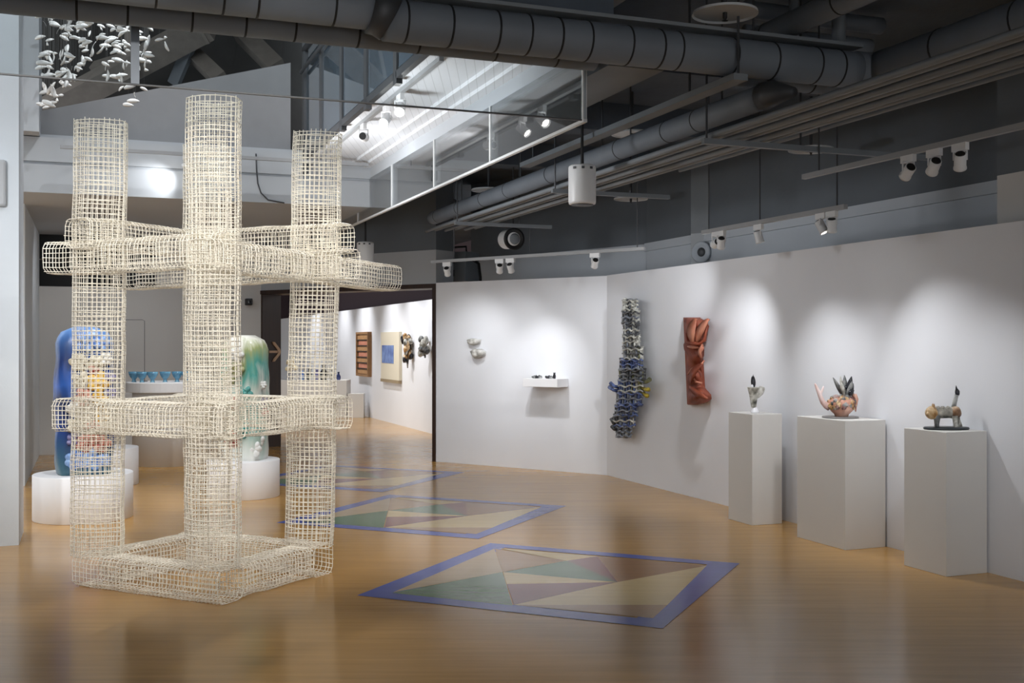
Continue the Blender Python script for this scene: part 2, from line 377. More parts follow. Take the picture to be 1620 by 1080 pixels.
# second room seen through the doorway
P2 = 5.63
struct(pbox(P2, P2+0.12, 16.3, 36, 0, 2.38).build('wall_next_room', M_WALL))
nr = MB(); pbox(P2+0.9, P2+1.0, 17.0, 38, 0, 3.6, nr); pbox(-4, P2+1, 38, 38.2, 0, 3.6, nr)
struct(nr.build('wall_next_back', mat('plum_paint', (92, 78, 86), 0.8)))
nc = MB(); nc.prism([C0+dn*0.4, W(P2+1, 17.2), W(P2+1, 38), W(-4, 38), W(-4, QB+0.3), W(1.0, QB+0.3), DL+dn*0.4], 3.5, 3.6)
struct(nc.build('ceiling_next_room', M_CEIL))

# ================================================================== LATTICE TOWER
def rrect(w, h, rc, n):
    """n evenly spaced points round a rounded rectangle"""
    segs = []; 
    cs = [(w/2-rc, h/2-rc, 0), (-w/2+rc, h/2-rc, PI/2), (-w/2+rc, -h/2+rc, PI), (w/2-rc, -h/2+rc, 1.5*PI)]
    dense = []
    for cx, cy, a0 in cs:
        for i in range(9):
            a_ = a0 + PI/2*i/8; dense.append((cx+rc*math.cos(a_), cy+rc*math.sin(a_)))
    L = [0]; k = len(dense)
    for i in range(k):
        x0, y0 = dense[i]; x1, y1 = dense[(i+1) % k]; L.append(L[-1]+math.hypot(x1-x0, y1-y0))
    out = []
    for j in range(n):
        t = L[-1]*j/n; i = 0
        while L[i+1] < t: i += 1
        u = (t-L[i])/max(1e-9, L[i+1]-L[i]); x0, y0 = dense[i % k]; x1, y1 = dense[(i+1) % k]
        out.append((x0+(x1-x0)*u, y0+(y1-y0)*u))
    return out
def bowed(w, d0, b, n):
    dense = []
    for sgn in (-1, 1):
        for i in range(13):
            u = i/12; x = (-w/2+w*u)*(-sgn)
            dense.append((x, sgn*(d0/2 + b*(1-(2*u-1)**2))))
    L = [0]; k = len(dense)
    for i in range(k):
        x0, y0 = dense[i]; x1, y1 = dense[(i+1) % k]; L.append(L[-1]+math.hypot(x1-x0, y1-y0))
    out = []
    for j in range(n):
        t = L[-1]*j/n; i = 0
        while L[i+1] < t: i += 1
        u = (t-L[i])/max(1e-9, L[i+1]-L[i]); x0, y0 = dense[i]; x1, y1 = dense[(i+1) % k]
        out.append((x0+(x1-x0)*u, y0+(y1-y0)*u))
    return out
def lattice(A, B, side, w, h, seed, pitch=0.0315, r=0.0026, rc=0.045, sag=0.0, bow=0.0):
    rnd = random.Random(seed); A = Vector(A); B = Vector(B); t = (B-A); Ln = t.length; t.normalize()
    side = Vector(side); side = (side - t*side.dot(t)).normalized(); upv = side.cross(t)*-1
    mb = MB(); N = int(round((2*(w+h)-1.7*rc)/pitch)); K = max(2, int(round(Ln/0.15)))
    sec = rrect(w, h, rc, N)
    if bow: N = int(round((2*w*1.1+2*h)/pitch)); sec = bowed(w, h, bow, N)
    bend = [Vector((rnd.uniform(-1, 1), rnd.uniform(-1, 1), rnd.uniform(-1, 1)))*0.005 for _ in range(K+1)]
    wob = [rnd.uniform(0, 6.28) for _ in range(6)]
    def ctr(u):
        x = u*K; i = min(int(x), K-1); f = x-i
        return A + t*(Ln*u) + bend[i].lerp(bend[i+1], f) + Vector((0, 0, -sag*4*u*(1-u)))
    for j, (x, y) in enumerate(sec):
        pts = []
        e0 = rnd.uniform(-0.008, 0.012); e1 = rnd.uniform(-0.008, 0.012)
        for i in range(K+1):
            u = i/K
            p = ctr(u) + side*(x*(1+0.012*math.sin(9*u+wob[0]))+rnd.uniform(-.0022, .0022)) + upv*(y*(1+0.012*math.sin(7*u+wob[1]))+rnd.uniform(-.0022, .0022))
            if i == 0: p -= t*e0
            if i == K: p += t*e1
            pts.append(p)
        mb.tube(pts, r*rnd.uniform(0.85, 1.2), 4, cap=False)
    R = int(round(Ln/pitch)); rs = bowed(w+0.003, h+0.003, bow, 24) if bow else rrect(w+0.003, h+0.003, rc, 18)
    for i in range(R+1):
        u = min(1, max(0, (i+rnd.uniform(-.12, .12))/R)); c = ctr(u); tl = rnd.uniform(-.003, .003); tl2 = rnd.uniform(-.003, .003)
        mb.tube([c + side*(x+rnd.uniform(-.0015, .0015)) + upv*(y+rnd.uniform(-.0015, .0015)) + t*(tl*x/w*2+tl2*y/h*2) for x, y in rs], r*rnd.uniform(0.85, 1.25), 4, close=True)
    return mb
FC = Vector((-1.785, 6.68, 0)); U = Vector((-0.895, 0.446, 0)); V = Vector((0.470, 0.883, 0)); SU = 1.23; SV = 1.145
tower_base = FC + U*SU/2 + V*SV/2
tower = thing('lattice_sculpture', 'tall cream openwork lattice tower of crossed square tubes on the wood floor', 'sculpture', tower_base)
cw = 0.235; hw = cw/2
def tl(P): return Vector(P)-tower_base
cen = {'front': FC+U*hw+V*hw, 'left': FC+U*(SU-hw)+V*hw, 'right': FC+U*hw+V*(SV-hw), 'back': FC+U*(SU-hw)+V*(SV-hw)}
lean = {'front': Vector((-.02, 0, 0)), 'left': Vector((0.005, 0, 0)), 'right': Vector((.055, 0, 0)), 'back': Vector((.05, 0, 0))}
base0 = {'front': Vector((-.02, 0, 0)), 'left': Vector((-.02, 0, 0)), 'right': Vector((0, 0, 0)), 'back': Vector((.06, 0, 0))}
ztop = {'front': 3.12, 'left': 3.07, 'right': 3.06, 'back': 3.05}
for i, k in enumerate(('front', 'left', 'right', 'back')):
    c = cen[k]; A = c+base0[k]+Vector((0, 0, 0.205)); B = c+lean[k]+Vector((0, 0, ztop[k]))
    lattice(tl(A), tl(B), Vector((1, (-.12, .1, -.1, .05)[i], 0)), .315, .10, 100+i, bow=.065).build('column', M_WIRE, tower)
bw_ = 0.225
def beam(p0, p1, zc, h, seed, nm='crossbeam', z1=None, w=bw_, sag=0.0):
    A = Vector((p0.x, p0.y, zc)); B = Vector((p1.x, p1.y, zc if z1 is None else z1))
    d = (B-A); sd = Vector((-d.y, d.x, 0)).normalized()
    lattice(tl(A), tl(B), sd, w, h, seed, sag=sag).build(nm, M_WIRE, tower)
def uline(v, s0, s1): return FC+V*v+U*s0, FC+V*v+U*s1
def vline(u, s0, s1): return FC+U*u+V*s0, FC+U*u+V*s1
h2 = bw_/2
# base frame
for i, (a, b) in enumerate((uline(h2, 0, SU), uline(SV-h2, 0, SU), vline(h2, bw_, SV-bw_), vline(SU-h2, bw_, SV-bw_))):
    beam(a, b, 0.108, 0.205, 200+i, 'base_beam')
# middle ring, ends past the columns
for i, (a, b) in enumerate((uline(h2, -0.02, SU+0.20), uline(SV-h2, -0.16, SU+0.05), vline(h2, 0.0, SV+0.17), vline(SU-h2, 0.0, SV+0.05))):
    beam(a, b, 1.125, 0.215, 300+i, sag=0.01)
# top: two crossing layers
a, b = uline(h2, 0.0, SU+0.28); beam(a, b, 2.17, 0.21, 401)
a, b = uline(SV-h2, -0.22, SU+0.62); beam(a, b, 2.14, 0.20, 402, z1=2.11)
a, b = vline(h2, -0.01, SV+0.84); beam(a, b, 2.14, 0.19, 403, z1=2.10)
a, b = vline(SU-h2, -0.06, SV+0.05); beam(a, b, 2.32, 0.19, 404)
a, b = uline(SV-h2, -0.18, SU); beam(a, b, 2.32, 0.19, 405, z1=2.33)

# ================================================================== PEDESTALS AND SCULPTURES, RIGHT
def pedestal(corner, sb, sa, h, label):
    p0, q0 = pq(corner); c = W(p0+sb/2, q0+sa/2)
    o = MB().box((0, 0, h/2), (sb, sa, h)).build('pedestal', M_PED, bevel=0.003); o.location = c; o.rotation_euler = (0, 0, ROT_A)
    tag(o, label, 'pedestal', 'square white pedestals along the right wall'); return Vector((c.x, c.y, h))
T1 = pedestal(fl(1190, 831), 0.31, 0.385, 0.975, 'slender white pedestal under the small black-leaved cup sculpture')
T2 = pedestal(fl(1337, 870), 0.385, 0.62, 1.0, 'wide white pedestal under the pink teapot sculpture')
T3 = pedestal(fl(1497, 912), 0.36, 0.42, 0.99, 'white pedestal nearest the camera, under the four-legged animal sculpture')
# 1 small cup form
G_PALE = mottle('speckled_glaze', [(58, 58, 52), (150, 148, 138), (214, 212, 204), (120, 118, 108)], 14, 0.35)
G_BLACK = mottle('black_glaze', [(14, 14, 18), (40, 40, 48)], 10, 0.25)
G_WHITE = mat('white_glaze', (232, 232, 236), 0.25)
G_PINK = mottle('pink_clay', [(150, 92, 70), (214, 160, 138), (232, 190, 172)], 7, 0.45)
G_GOLD = mottle('ochre_glaze', [(90, 62, 40), (168, 124, 70), (220, 192, 150), (120, 78, 66)], 14, 0.4)
G_GREY = mottle('grey_glaze', [(38, 40, 42), (110, 112, 112), (190, 190, 186)], 12, 0.4)
t = thing('cup_sculpture', 'small speckled ceramic cup form with one upright black leaf on slender pedestal', 'sculpture', T1)
MB().lathe([(0.005, 0), (0.036, 0.0), (0.040, 0.012), (0.030, 0.03), (0.020, 0.05)], 16).build('foot', G_WHITE, t, True)
c_ = MB(); c_.lathe([(0.018, 0.045), (0.024, 0.06), (0.030, 0.10), (0.036, 0.14), (0.046, 0.19), (0.056, 0.225), (0.058, 0.232), (0.05, 0.228), (0.03, 0.19), (0.004, 0.18)], 18, (-0.012, 0, 0))
c_.build('cup', G_PALE, t, True)
c_ = MB(); c_.tube([(0.0, 0, 0.14), (0.02, 0, 0.16), (0.045, 0, 0.19), (0.062, 0, 0.222), (0.066, 0, 0.235)], [0.022, 0.03, 0.036, 0.030, 0.022], 10)
c_.build('side_lobe', G_PALE, t, True)
c_ = MB(); c_.blob((-0.016, 0, 0.275), (0.022, 0.010, 0.055), 10, 8, 0.08, 3); c_.tube([(-0.016, 0, 0.31), (-0.017, 0, 0.33), (-0.016, 0, 0.345)], [0.010, 0.005, 0.001], 8)
c_.build('leaf', G_BLACK, t, True)
c_ = MB(); c_.blob((-0.03, -0.02, 0.238), (0.013, 0.012, 0.018), 8, 6, 0.1, 5); c_.build('bud', G_WHITE, t, True)
# 2 teapot
t = thing('teapot_sculpture', 'pink ceramic teapot form with long spout and grey petals bursting from its top', 'sculpture', T2)
MB().lathe([(0.005, 0), (0.14, 0.0), (0.145, 0.006), (0.14, 0.012), (0.005, 0.012)], 28).build('base_plate', mat('plate_grey', (120, 118, 116), 0.4), t, True)
c_ = MB(); c_.lathe([(0.01, 0.012), (0.05, 0.012), (0.058, 0.03), (0.085, 0.055), (0.105, 0.09), (0.108, 0.115), (0.095, 0.145), (0.07, 0.165), (0.045, 0.172), (0.005, 0.174)], 26, (0.01, 0, 0))
c_.build('body', G_PINK, t, True)
c_ = MB(); c_.tube([(-0.085, 0, 0.085), (-0.115, 0, 0.10), (-0.14, 0, 0.125), (-0.158, 0, 0.165), (-0.175, 0, 0.21), (-0.198, 0, 0.262), (-0.205, 0, 0.278)], [0.030, 0.027, 0.022, 0.019, 0.016, 0.010, 0.003], 12)
c_.tube([(-0.16, 0, 0.165), (-0.155, 0, 0.20), (-0.14, 0, 0.235), (-0.135, 0, 0.255)], [0.012, 0.011, 0.009, 0.003], 8)
c_.build('spout', mottle('spout_glaze', [(170, 112, 96), (236, 206, 200), (240, 226, 224)], 6, 0.3), t, True)
c_ = MB(); c_.tube([(0.10, 0, 0.165), (0.125, 0, 0.18), (0.136, 0, 0.15), (0.128, 0, 0.10), (0.124, 0, 0.05)], [0.016, 0.016, 0.012, 0.009, 0.004], 8)
c_.tube([(0.095, -0.02, 0.19), (0.12, -0.02, 0.165), (0.112, -0.02, 0.12)], [0.014, 0.013, 0.006], 8)
c_.build('handle', G_PINK, t, True)
def petal(mb, base, tip, wd, th=0.006, bow=0.012):
    base = Vector(base); tip = Vector(tip); d = tip-base; side = d.cross(Vector((0, 1, 0)));
    if side.length < 1e-4: side = Vector((1, 0, 0))
    side.normalize(); nn = d.cross(side).normalized(); rs = []
    for i in range(7):
        u = i/6; k = math.sin(PI*(0.12+0.86*u))**0.8*wd/2; c = base+d*u+nn*bow*math.sin(PI*u)
        rs.append([c-side*k, c+nn*th, c+side*k, c-nn*th])
    mb.rings(rs)
rnd = random.Random(5)
SH_M = (G_GOLD, mottle('mauve_glaze', [(70, 42, 44), (140, 100, 96), (206, 190, 184)], 12, 0.4), G_GREY)
for i in range(78):
    th = rnd.uniform(PI*.9, PI*2.15); fi = rnd.uniform(0.3, 1.75)
    n_ = Vector((math.cos(th)*math.sin(fi), math.sin(th)*math.sin(fi), math.cos(fi)))
    c_ = MB(); rr_ = rnd.uniform(.011, .022)
    c_.blob(Vector((0.01, 0, 0.095))+Vector((n_.x*0.108, n_.y*0.108, n_.z*0.086)), (rr_*rnd.uniform(.6, 1.2), rr_*.7, rr_), 7, 5, 0.3, i); c_.build('shard', SH_M[i % 3], t, True)
for i, (bx, tx, tz, wd, mm) in enumerate(((0.03, -0.05, 0.325, 0.035, G_GREY), (0.03, 0.005, 0.335, 0.032, G_PALE), (0.04, 0.035, 0.345, 0.04, G_GREY), (0.045, 0.09, 0.335, 0.05, G_BLACK), (0.05, 0.10, 0.28, 0.05, G_GREY), (0.03, -0.01, 0.30, 0.04, G_PALE), (0.04, 0.085, 0.30, 0.04, G_GREY))):
    c_ = MB(); petal(c_, (bx, -0.01*i+0.03, 0.17), (tx, -0.012*i+0.03, tz), wd); c_.build('petal', mm, t, True)
c_ = MB()
for j in range(9): c_.blob((0.045+rnd.uniform(-.035, .04), rnd.uniform(-.05, .03), 0.19+rnd.uniform(0, .065)), rnd.uniform(.014, .026), 8, 6, 0.2, j+90)
c_.build('bud_cluster', G_BLACK, t, True)
# 3 animal
t = thing('animal_sculpture', 'small ceramic four-legged creature with raised dark tail on black oval base', 'sculpture', T3)
MB().lathe([(0.005, 0), (0.155, 0.0), (0.162, 0.008), (0.155, 0.018), (0.005, 0.02)], 32, (0.01, 0, 0), None, 1.0, 0.62).build('base_plate', mat('base_black', (44, 50, 54), 0.35), t, True)
S_ = (mottle('cream_speckle', [(60, 60, 56), (150, 146, 136), (206, 200, 188)], 16, 0.4))
c_ = MB(); c_.tube([(-0.10, 0, 0.115), (-0.07, 0, 0.118), (-0.03, 0, 0.118), (0.03, 0, 0.12), (0.065, 0, 0.118), (0.088, 0, 0.11)], [0.030, 0.044, 0.040, 0.040, 0.044, 0.022], 14)
for x in (-0.055, -0.02, 0.015): c_.blob((x, -0.01, 0.15), (.018, .02, .016), 8, 6, 0.2, int(x*900)+90)
c_.build('body', S_, t, True)
c_ = MB(); c_.blob((-0.098, -0.012, 0.118), (0.046, 0.042, 0.046), 14, 10, 0.05, 4); c_.blob((-0.128, -0.03, 0.112), (0.018, 0.016, 0.016), 8, 6, 0.1, 8)
c_.tube([(-0.09, -0.02, 0.155), (-0.095, -0.02, 0.175), (-0.092, -0.02, 0.187)], [0.010, 0.006, 0.001], 6); c_.tube([(-0.07, 0.015, 0.155), (-0.072, 0.015, 0.172), (-0.07, 0.015, 0.182)], [0.010, 0.006, 0.001], 6)
c_.build('head', G_GOLD, t, True)
c_ = MB(); c_.blob((0.068, -0.015, 0.122), (0.042, 0.04, 0.044), 12, 9, 0.07, 9); c_.build('haunch', mottle('brown_speckle', [(62, 46, 34), (150, 112, 80), (214, 196, 170)], 14, 0.4), t, True)
c_ = MB(); c_.tube([(0.062, 0, 0.155), (0.068, 0, 0.185), (0.076, 0, 0.215), (0.084, 0, 0.245)], [0.017, 0.015, 0.014, 0.014], 10); c_.build('tail', G_GREY, t, True)
c_ = MB(); c_.blob((0.088, 0, 0.262), (0.017, 0.013, 0.026), 9, 7, 0.15, 12); c_.tube([(0.084, 0, 0.275), (0.081, 0, 0.295), (0.080, 0, 0.312)], [0.010, 0.006, 0.001], 7); c_.build('tail_tip', G_BLACK, t, True)
for i, (x, y, dx) in enumerate(((-0.062, -0.025, -0.004), (-0.05, 0.025, 0.0), (0.06, -0.028, 0.004), (0.088, 0.022, 0.028))):
    c_ = MB(); c_.tube([(x, y, 0.10), (x+dx*.5, y, 0.06), (x+dx, y, 0.03), (x+dx, y-.004, 0.016)], [0.024, 0.017, 0.014, 0.017], 9); c_.build('leg', G_GREY if i < 2 else G_PALE, t, True)

# ================================================================== WALL PIECES
# tall tube sculpture
base = onp(996, 690, RW-0.02)
t = thing('tube_wall_sculpture', 'tall dark blue and grey wall sculpture of stacked ceramic tubes', 'sculpture', base)
TM = [mottle('tube_charcoal', [(30, 32, 36), (110, 112, 114)], 20, 0.3), mottle('tube_bone', [(140, 140, 132), (226, 226, 218)], 20, 0.35), mottle('tube_slate', [(70, 78, 94), (160, 166, 176)], 20, 0.3),
      mottle('tube_blue', [(36, 48, 92), (110, 130, 186)], 20, 0.25), mottle('tube_yellow', [(120, 104, 30), (196, 176, 60)], 20, 0.35), mottle('tube_green', [(70, 74, 50), (140, 140, 100)], 20, 0.35)]
tiers = [(472, 492, 985, 1010, (0, 1, 2, 1)), (490, 512, 983, 1012, (1, 1, 0, 2)), (510, 532, 985, 1012, (0, 2, 1, 0)), (528, 552, 984, 1014, (1, 2, 1, 0)), (548, 570, 984, 1018, (1, 5, 2, 1)),
         (566, 586, 980, 1018, (3, 0, 2, 3)), (582, 602, 978, 1022, (0, 2, 5, 0)), (598, 622, 977, 1019, (2, 5, 1, 3)), (618, 642, 974, 1018, (3, 2, 0, 3)), (638, 660, 972, 1010, (3, 3, 2, 0)), (654, 676, 969, 1006, (2, 0, 1, 3)), (672, 692, 974, 1000, (0, 2, 0, 1))]
rnd = random.Random(21)
for ti, (y0, y1, x0, x1, cols) in enumerate(tiers):
    mb = MB(); n = max(5, int((x1-x0)/5.0)); xm = (x0+x1)/2
    for row, d in enumerate((0.05, 0.10, 0.15)):
        for i in range(n):
            x = x0+(x1-x0)*(i+0.5)/n + rnd.uniform(-.8, .8); x = xm+(x-xm)*(1-0.14*row)
            ya = y0+rnd.uniform(-1, 3); yb = y1+rnd.uniform(-3, 1)
            A = onp(x, ya, RW-d)-base; B = onp(x+rnd.uniform(-1, 1), yb, RW-d)-base
            mb.m = cols[rnd.randrange(4)]
            if ti == 7 and i >= n-2: mb.m = rnd.choice((4, 5, 1))
            r = rnd.uniform(.013, .020); m_ = A.lerp(B, .5)
            mb.tube([A, A.lerp(B, .08), A.lerp(B, .16), m_, A.lerp(B, .84), A.lerp(B, .92), B], [r*1.3, r*1.3, r*.95, r*.85, r*.95, r*1.3, r*1.3], 8)
            mb.m = 0; dA = (A-B).normalized(); mb.tube([A-dA*.004, A+dA*.003], r*.8, 8)      # charcoal disc paints the shade inside a hollow tube end
    for k in range(3):                                   # wavy coils pressed across the tier
        yy = y0+(y1-y0)*(k+.6)/3; ph = rnd.uniform(0, 6); mb.m = cols[rnd.randrange(4)] if rnd.random() > .25 else rnd.choice((0, 1))
        mb.tube([onp(xm+(x0-xm)*.95+(x1-x0)*.95*j/14, yy+1.6*math.sin(j*1.15+ph), RW-.155-.035*math.sin(PI*j/14)**.6-.012*math.cos(j*1.15+ph))-base for j in range(15)], .0105, 6)
    mb.build('tube_tier', TM, t, True)
for x0, y0, x1, y1, c in ((978, 612, 966, 606, 3), (978, 618, 964, 612, 3), (1018, 604, 1028, 600, 5), (1016, 612, 1026, 616, 4), (1016, 618, 1024, 626, 4), (974, 672, 967, 662, 0), (976, 680, 968, 674, 0)):
    mb = MB(); mb.tube([onp(x0, y0, RW-0.1)-base, onp((x0+x1)/2, (y0+y1)/2+2, RW-0.16)-base, onp(x1, y1, RW-0.17)-base], [.022, .019, .025], 8); mb.build('side_tube', TM[c], t, True)
# terracotta relief
base = onp(1100, 638, RW-0.01)
t = thing('terracotta_relief', 'folded terracotta wall relief with flared top and bulging foot', 'sculpture', base)
prof = [(502, 1082, 1106, .08), (508, 1082, 1118, .17), (516, 1083, 1122, .22), (526, 1083, 1119, .22), (536, 1083, 1113, .14), (541, 1083, 1110, .05), (545, 1081, 1111, .11), (552, 1082, 1114, .20), (562, 1086, 1114, .17), (572, 1086, 1110, .10), (580, 1086, 1106, .05), (590, 1086, 1110, .17), (600, 1086, 1112, .18), (608, 1086, 1111, .15), (616, 1086, 1118, .20), (624, 1087, 1125, .25), (631, 1087, 1126, .24), (636, 1087, 1119, .18), (640, 1088, 1104, .10)]
rs = []
for y, xl, xr, dp in prof:
    ring = []
    for i in range(9):
        u = i/8; x = xl+(xr-xl)*u
        ring.append(onp(x, y, RW-0.03-dp*(math.sin(PI*min(1, .12+.82*u))**0.7)*(0.75+0.25*math.sin(y*.22+u*5)))-base)
    ring += [onp(xr-1, y, RW-0.012)-base, onp((xl+xr)/2, y, RW-0.012)-base, onp(xl+1, y, RW-0.012)-base]
    rs.append(ring)
mb = MB(); mb.rings(rs); mb.build('body', M_TERRA, t, True)
def ribbon(pts, wd, nm, m):
    mb = MB(); P = [onp(x, y, RW-d)-base for x, y, d in pts]; mb.tube(P, wd, 8); mb.build(nm, m, t, True)
ribbon([(1084, 508, .08), (1088, 540, .15), (1096, 543, .21), (1106, 543, .21), (1115, 538, .16), (1117, 520, .19), (1120, 507, .14)], [.010, .016, .02, .02, .018, .012, .006], 'fold', M_TERRA)
ribbon([(1110, 544, .18), (1112, 550, .2), (1108, 558, .19), (1106, 562, .16)], [.012, .014, .012, .006], 'fold', M_TERRAL)
ribbon([(1088, 592, .10), (1094, 585, .17), (1102, 580, .19), (1110, 576, .17), (1114, 570, .14)], [.008, .016, .018, .014, .006], 'fold', M_TERRAL)
ribbon([(1087, 548, .10), (1096, 549, .19), (1106, 550, .19)], [.012, .018, .008], 'fold', M_TERRAL)
ribbon([(1097, 584, .18), (1095, 596, .2), (1101, 604, .2), (1111, 606, .17)], [.012, .012, .012, .008], 'fold', M_TERRAL)
def tpetal(a0, a1, wd, nm, m, bow=.03, th=.012):
    mb = MB(); A_ = onp(a0[0], a0[1], RW-a0[2])-base; B_ = onp(a1[0], a1[1], RW-a1[2])-base; d = B_-A_; side = d.cross(DB).normalized(); rs = []
    for i in range(9):
        u = i/8; k = math.sin(PI*(0.10+0.84*u))**0.8*wd/2; c = A_+d*u-DB*bow*math.sin(PI*u)
        rs.append([c-side*k-DB*bow*.7, c-DB*th-DB*bow*.1, c+side*k-DB*bow*.7, c+DB*th])
    mb.rings(rs); mb.build(nm, m, t, True)
tpetal((1097, 542, .20), (1103, 504, .20), .17, 'petal', M_TERRAL)
tpetal((1103, 540, .21), (1122, 505, .20), .12, 'petal', M_TERRAL, .02)
tpetal((1094, 604, .20), (1112, 576, .20), .10, 'petal', M_TERRA, .03)
tpetal((1110, 566, .19), (1112, 546, .20), .06, 'petal', M_TERRAL, .02)
tpetal((1092, 612, .22), (1120, 630, .25), .07, 'petal', M_TERRA, .02)
mb = MB(); q0 = RW-0.012; mb.extrude([onp(1081, 502, RW-.035)-base, onp(1104, 502, RW-.035)-base, onp(1112, 620, RW-.035)-base, onp(1110, 638, RW-.035)-base, onp(1087, 639, RW-.035)-base], DB*0.03); mb.build('back_slab', M_TERRA, t)
# two pale shards on the centre wall
def shard(pts, depth, seed, label):
    c = Vector((0, 0, 0)); P = [onc(x, y, 0.02) for x, y in pts]
    for p in P: c += p/len(P)
    o0 = c
    rs = []; rnd = random.Random(seed)
    for s_, d in ((1.0, 0.0), (1.02, 0.03), (0.9, depth*.8), (0.55, depth), (0.15, depth*0.92)):
        rs.append([(p-o0)*s_*rnd.uniform(.95, 1.05) + CN*(d-0.02) + Vector((0, 0, rnd.uniform(-.004, .004))) for p in P])
    mb = MB(); mb.rings(rs); o = mb.build('ceramic_shard', mottle('shard_glaze_%d' % seed, [(120, 118, 112), (200, 198, 192), (236, 236, 234)], 12, 0.5, bump=0.5), None, True); o.location = o0
    tag(o, label, 'sculpture', 'pale ceramic shards on the centre wall')
shard([(741, 537), (747, 535), (755, 536), (760, 537), (759, 543), (753, 545), (748, 546), (743, 543)], 0.09, 1, 'upper of two pale ceramic shards mounted on the centre wall')
shard([(748, 556), (753, 551), (761, 552), (768, 556), (767, 562), (761, 565), (756, 567), (751, 562)], 0.12, 2, 'lower, cream ceramic shard with darker chipped rim on centre wall')
# white wall shelf and its small dark pieces
sc = onc(868, 605, 0.0)
zt = 1.163; zb = 1.06
mb = MB()
fr = [onc(821, 600, 0.26), onc(887, 600, 0.26)]; bk = [onc(838, 600, 0.005), onc(899, 600, 0.005)]
w0, w1 = (fr[0]-C0).dot(CD), (bk[1]-C0).dot(CD)
def cw_(s, d, z): v = C0+CD*s+CN*d; return Vector((v.x, v.y, z))
shelf = MB().hexa([cw_(w0+.06, .26, zb), cw_(w1, .26, zb), cw_(w1, .004, zb), cw_(w0+.06, .004, zb), cw_(w0+.06, .26, zt), cw_(w1, .26, zt), cw_(w1, .004, zt), cw_(w0+.06, .004, zt)]).build('wall_shelf', M_PLINTH, bevel=0.003)
tag(shelf, 'white floating box shelf holding tiny dark pieces on the centre wall', 'shelf')
sh_names = ('leftmost', 'second', 'third', 'fourth', 'fifth', 'rightmost')
for i, f_ in enumerate((0.20, 0.29, 0.37, 0.58, 0.68, 0.78)):
    o0 = cw_(w0+.06+(w1-w0-.06)*f_, .15, zt); mb = MB()
    if i in (2, 4): mb.lathe([(0.002, 0), (0.02, 0), (0.026, 0.012), (0.02, 0.03), (0.012, 0.036), (0.002, 0.03)], 12)
    elif i == 5: mb.lathe([(0.002, 0), (0.016, 0), (0.02, 0.03), (0.012, 0.06), (0.018, 0.075), (0.003, 0.07)], 12)
    else: mb.blob((0, 0, 0.016), (0.034, 0.02, 0.018), 10, 6, 0.2, i); mb.blob((0.02, 0, 0.03), (0.012, 0.01, 0.012), 8, 6, 0.2, i+7)
    o = mb.build('ceramic_miniature', (G_GREY, G_BLACK)[i % 2], None, True); o.location = o0
    tag(o, '%s of six tiny dark ceramic pieces on the white wall shelf' % sh_names[i], 'ornament', 'tiny pieces on the wall shelf')

# ================================================================== LEFT: PLINTHS, STELES, CUP TABLE
def drum(c, r, h, label, n=48, name='round_plinth'):
    o = MB().lathe([(0.001, 0), (r-.004, 0), (r, .004), (r, h-.004), (r-.004, h), (0.001, h)], n).build(name, M_PLINTH, None, False); o.location = c
    for p in o.data.polygons: p.use_smooth = abs(p.normal.z) < 0.5
    return tag(o, label, 'plinth', 'low white drum plinths on the floor')
D1c = at(132, 543, 10.12); D1c.z = 0
drum(D1c, 0.435, 0.41, 'low white drum plinth carrying the tall blue ceramic stele')
D2c = at(163, 543, 12.5); D2c.z = 0
drum(D2c, 0.385, 0.42, 'empty white drum plinth tucked behind the blue stele')
D3c = at(385, 543, 11.55); D3c.z = 0
drum(D3c, 0.375, 0.385, 'low white drum plinth carrying the green and white ceramic stele')
def stele(c, w, d, h, rz, m, name_label, lean=0.0):
    t = thing('ceramic_stele', name_label, 'sculpture', c, rz, 'tall painted ceramic steles')
    mb = MB(); rs = []; rnd = random.Random(int(h*1000)); K = 26
    for i in range(K+1):
        u = i/K; z = h*u
        k = 1.0 if u < 0.86 else math.sqrt(max(0.0, 1-((u-0.86)/0.14)**2))*0.62+0.38 if u < 0.9999 else 0.34
        if u < .1: k = 0.90+u
        k *= 1+0.02*math.sin(13*u)+0.015*math.sin(29*u+1)
        ring = []
        for j in range(28):
            a_ = 2*PI*j/28; ca, sa = math.cos(a_), math.sin(a_); e = 0.45
            x = math.copysign(abs(ca)**e, ca)*w/2; y = math.copysign(abs(sa)**e, sa)*d/2
            b_ = 1+0.03*math.sin(5*a_+9*u)+0.02*math.sin(3*a_-14*u)
            ring.append(Vector((x*k*b_+lean*u, y*(0.4+0.6*k)*b_, z)))
        rs.append(ring)
    mb.rings(rs); mb.build('slab', m, t, True); return t
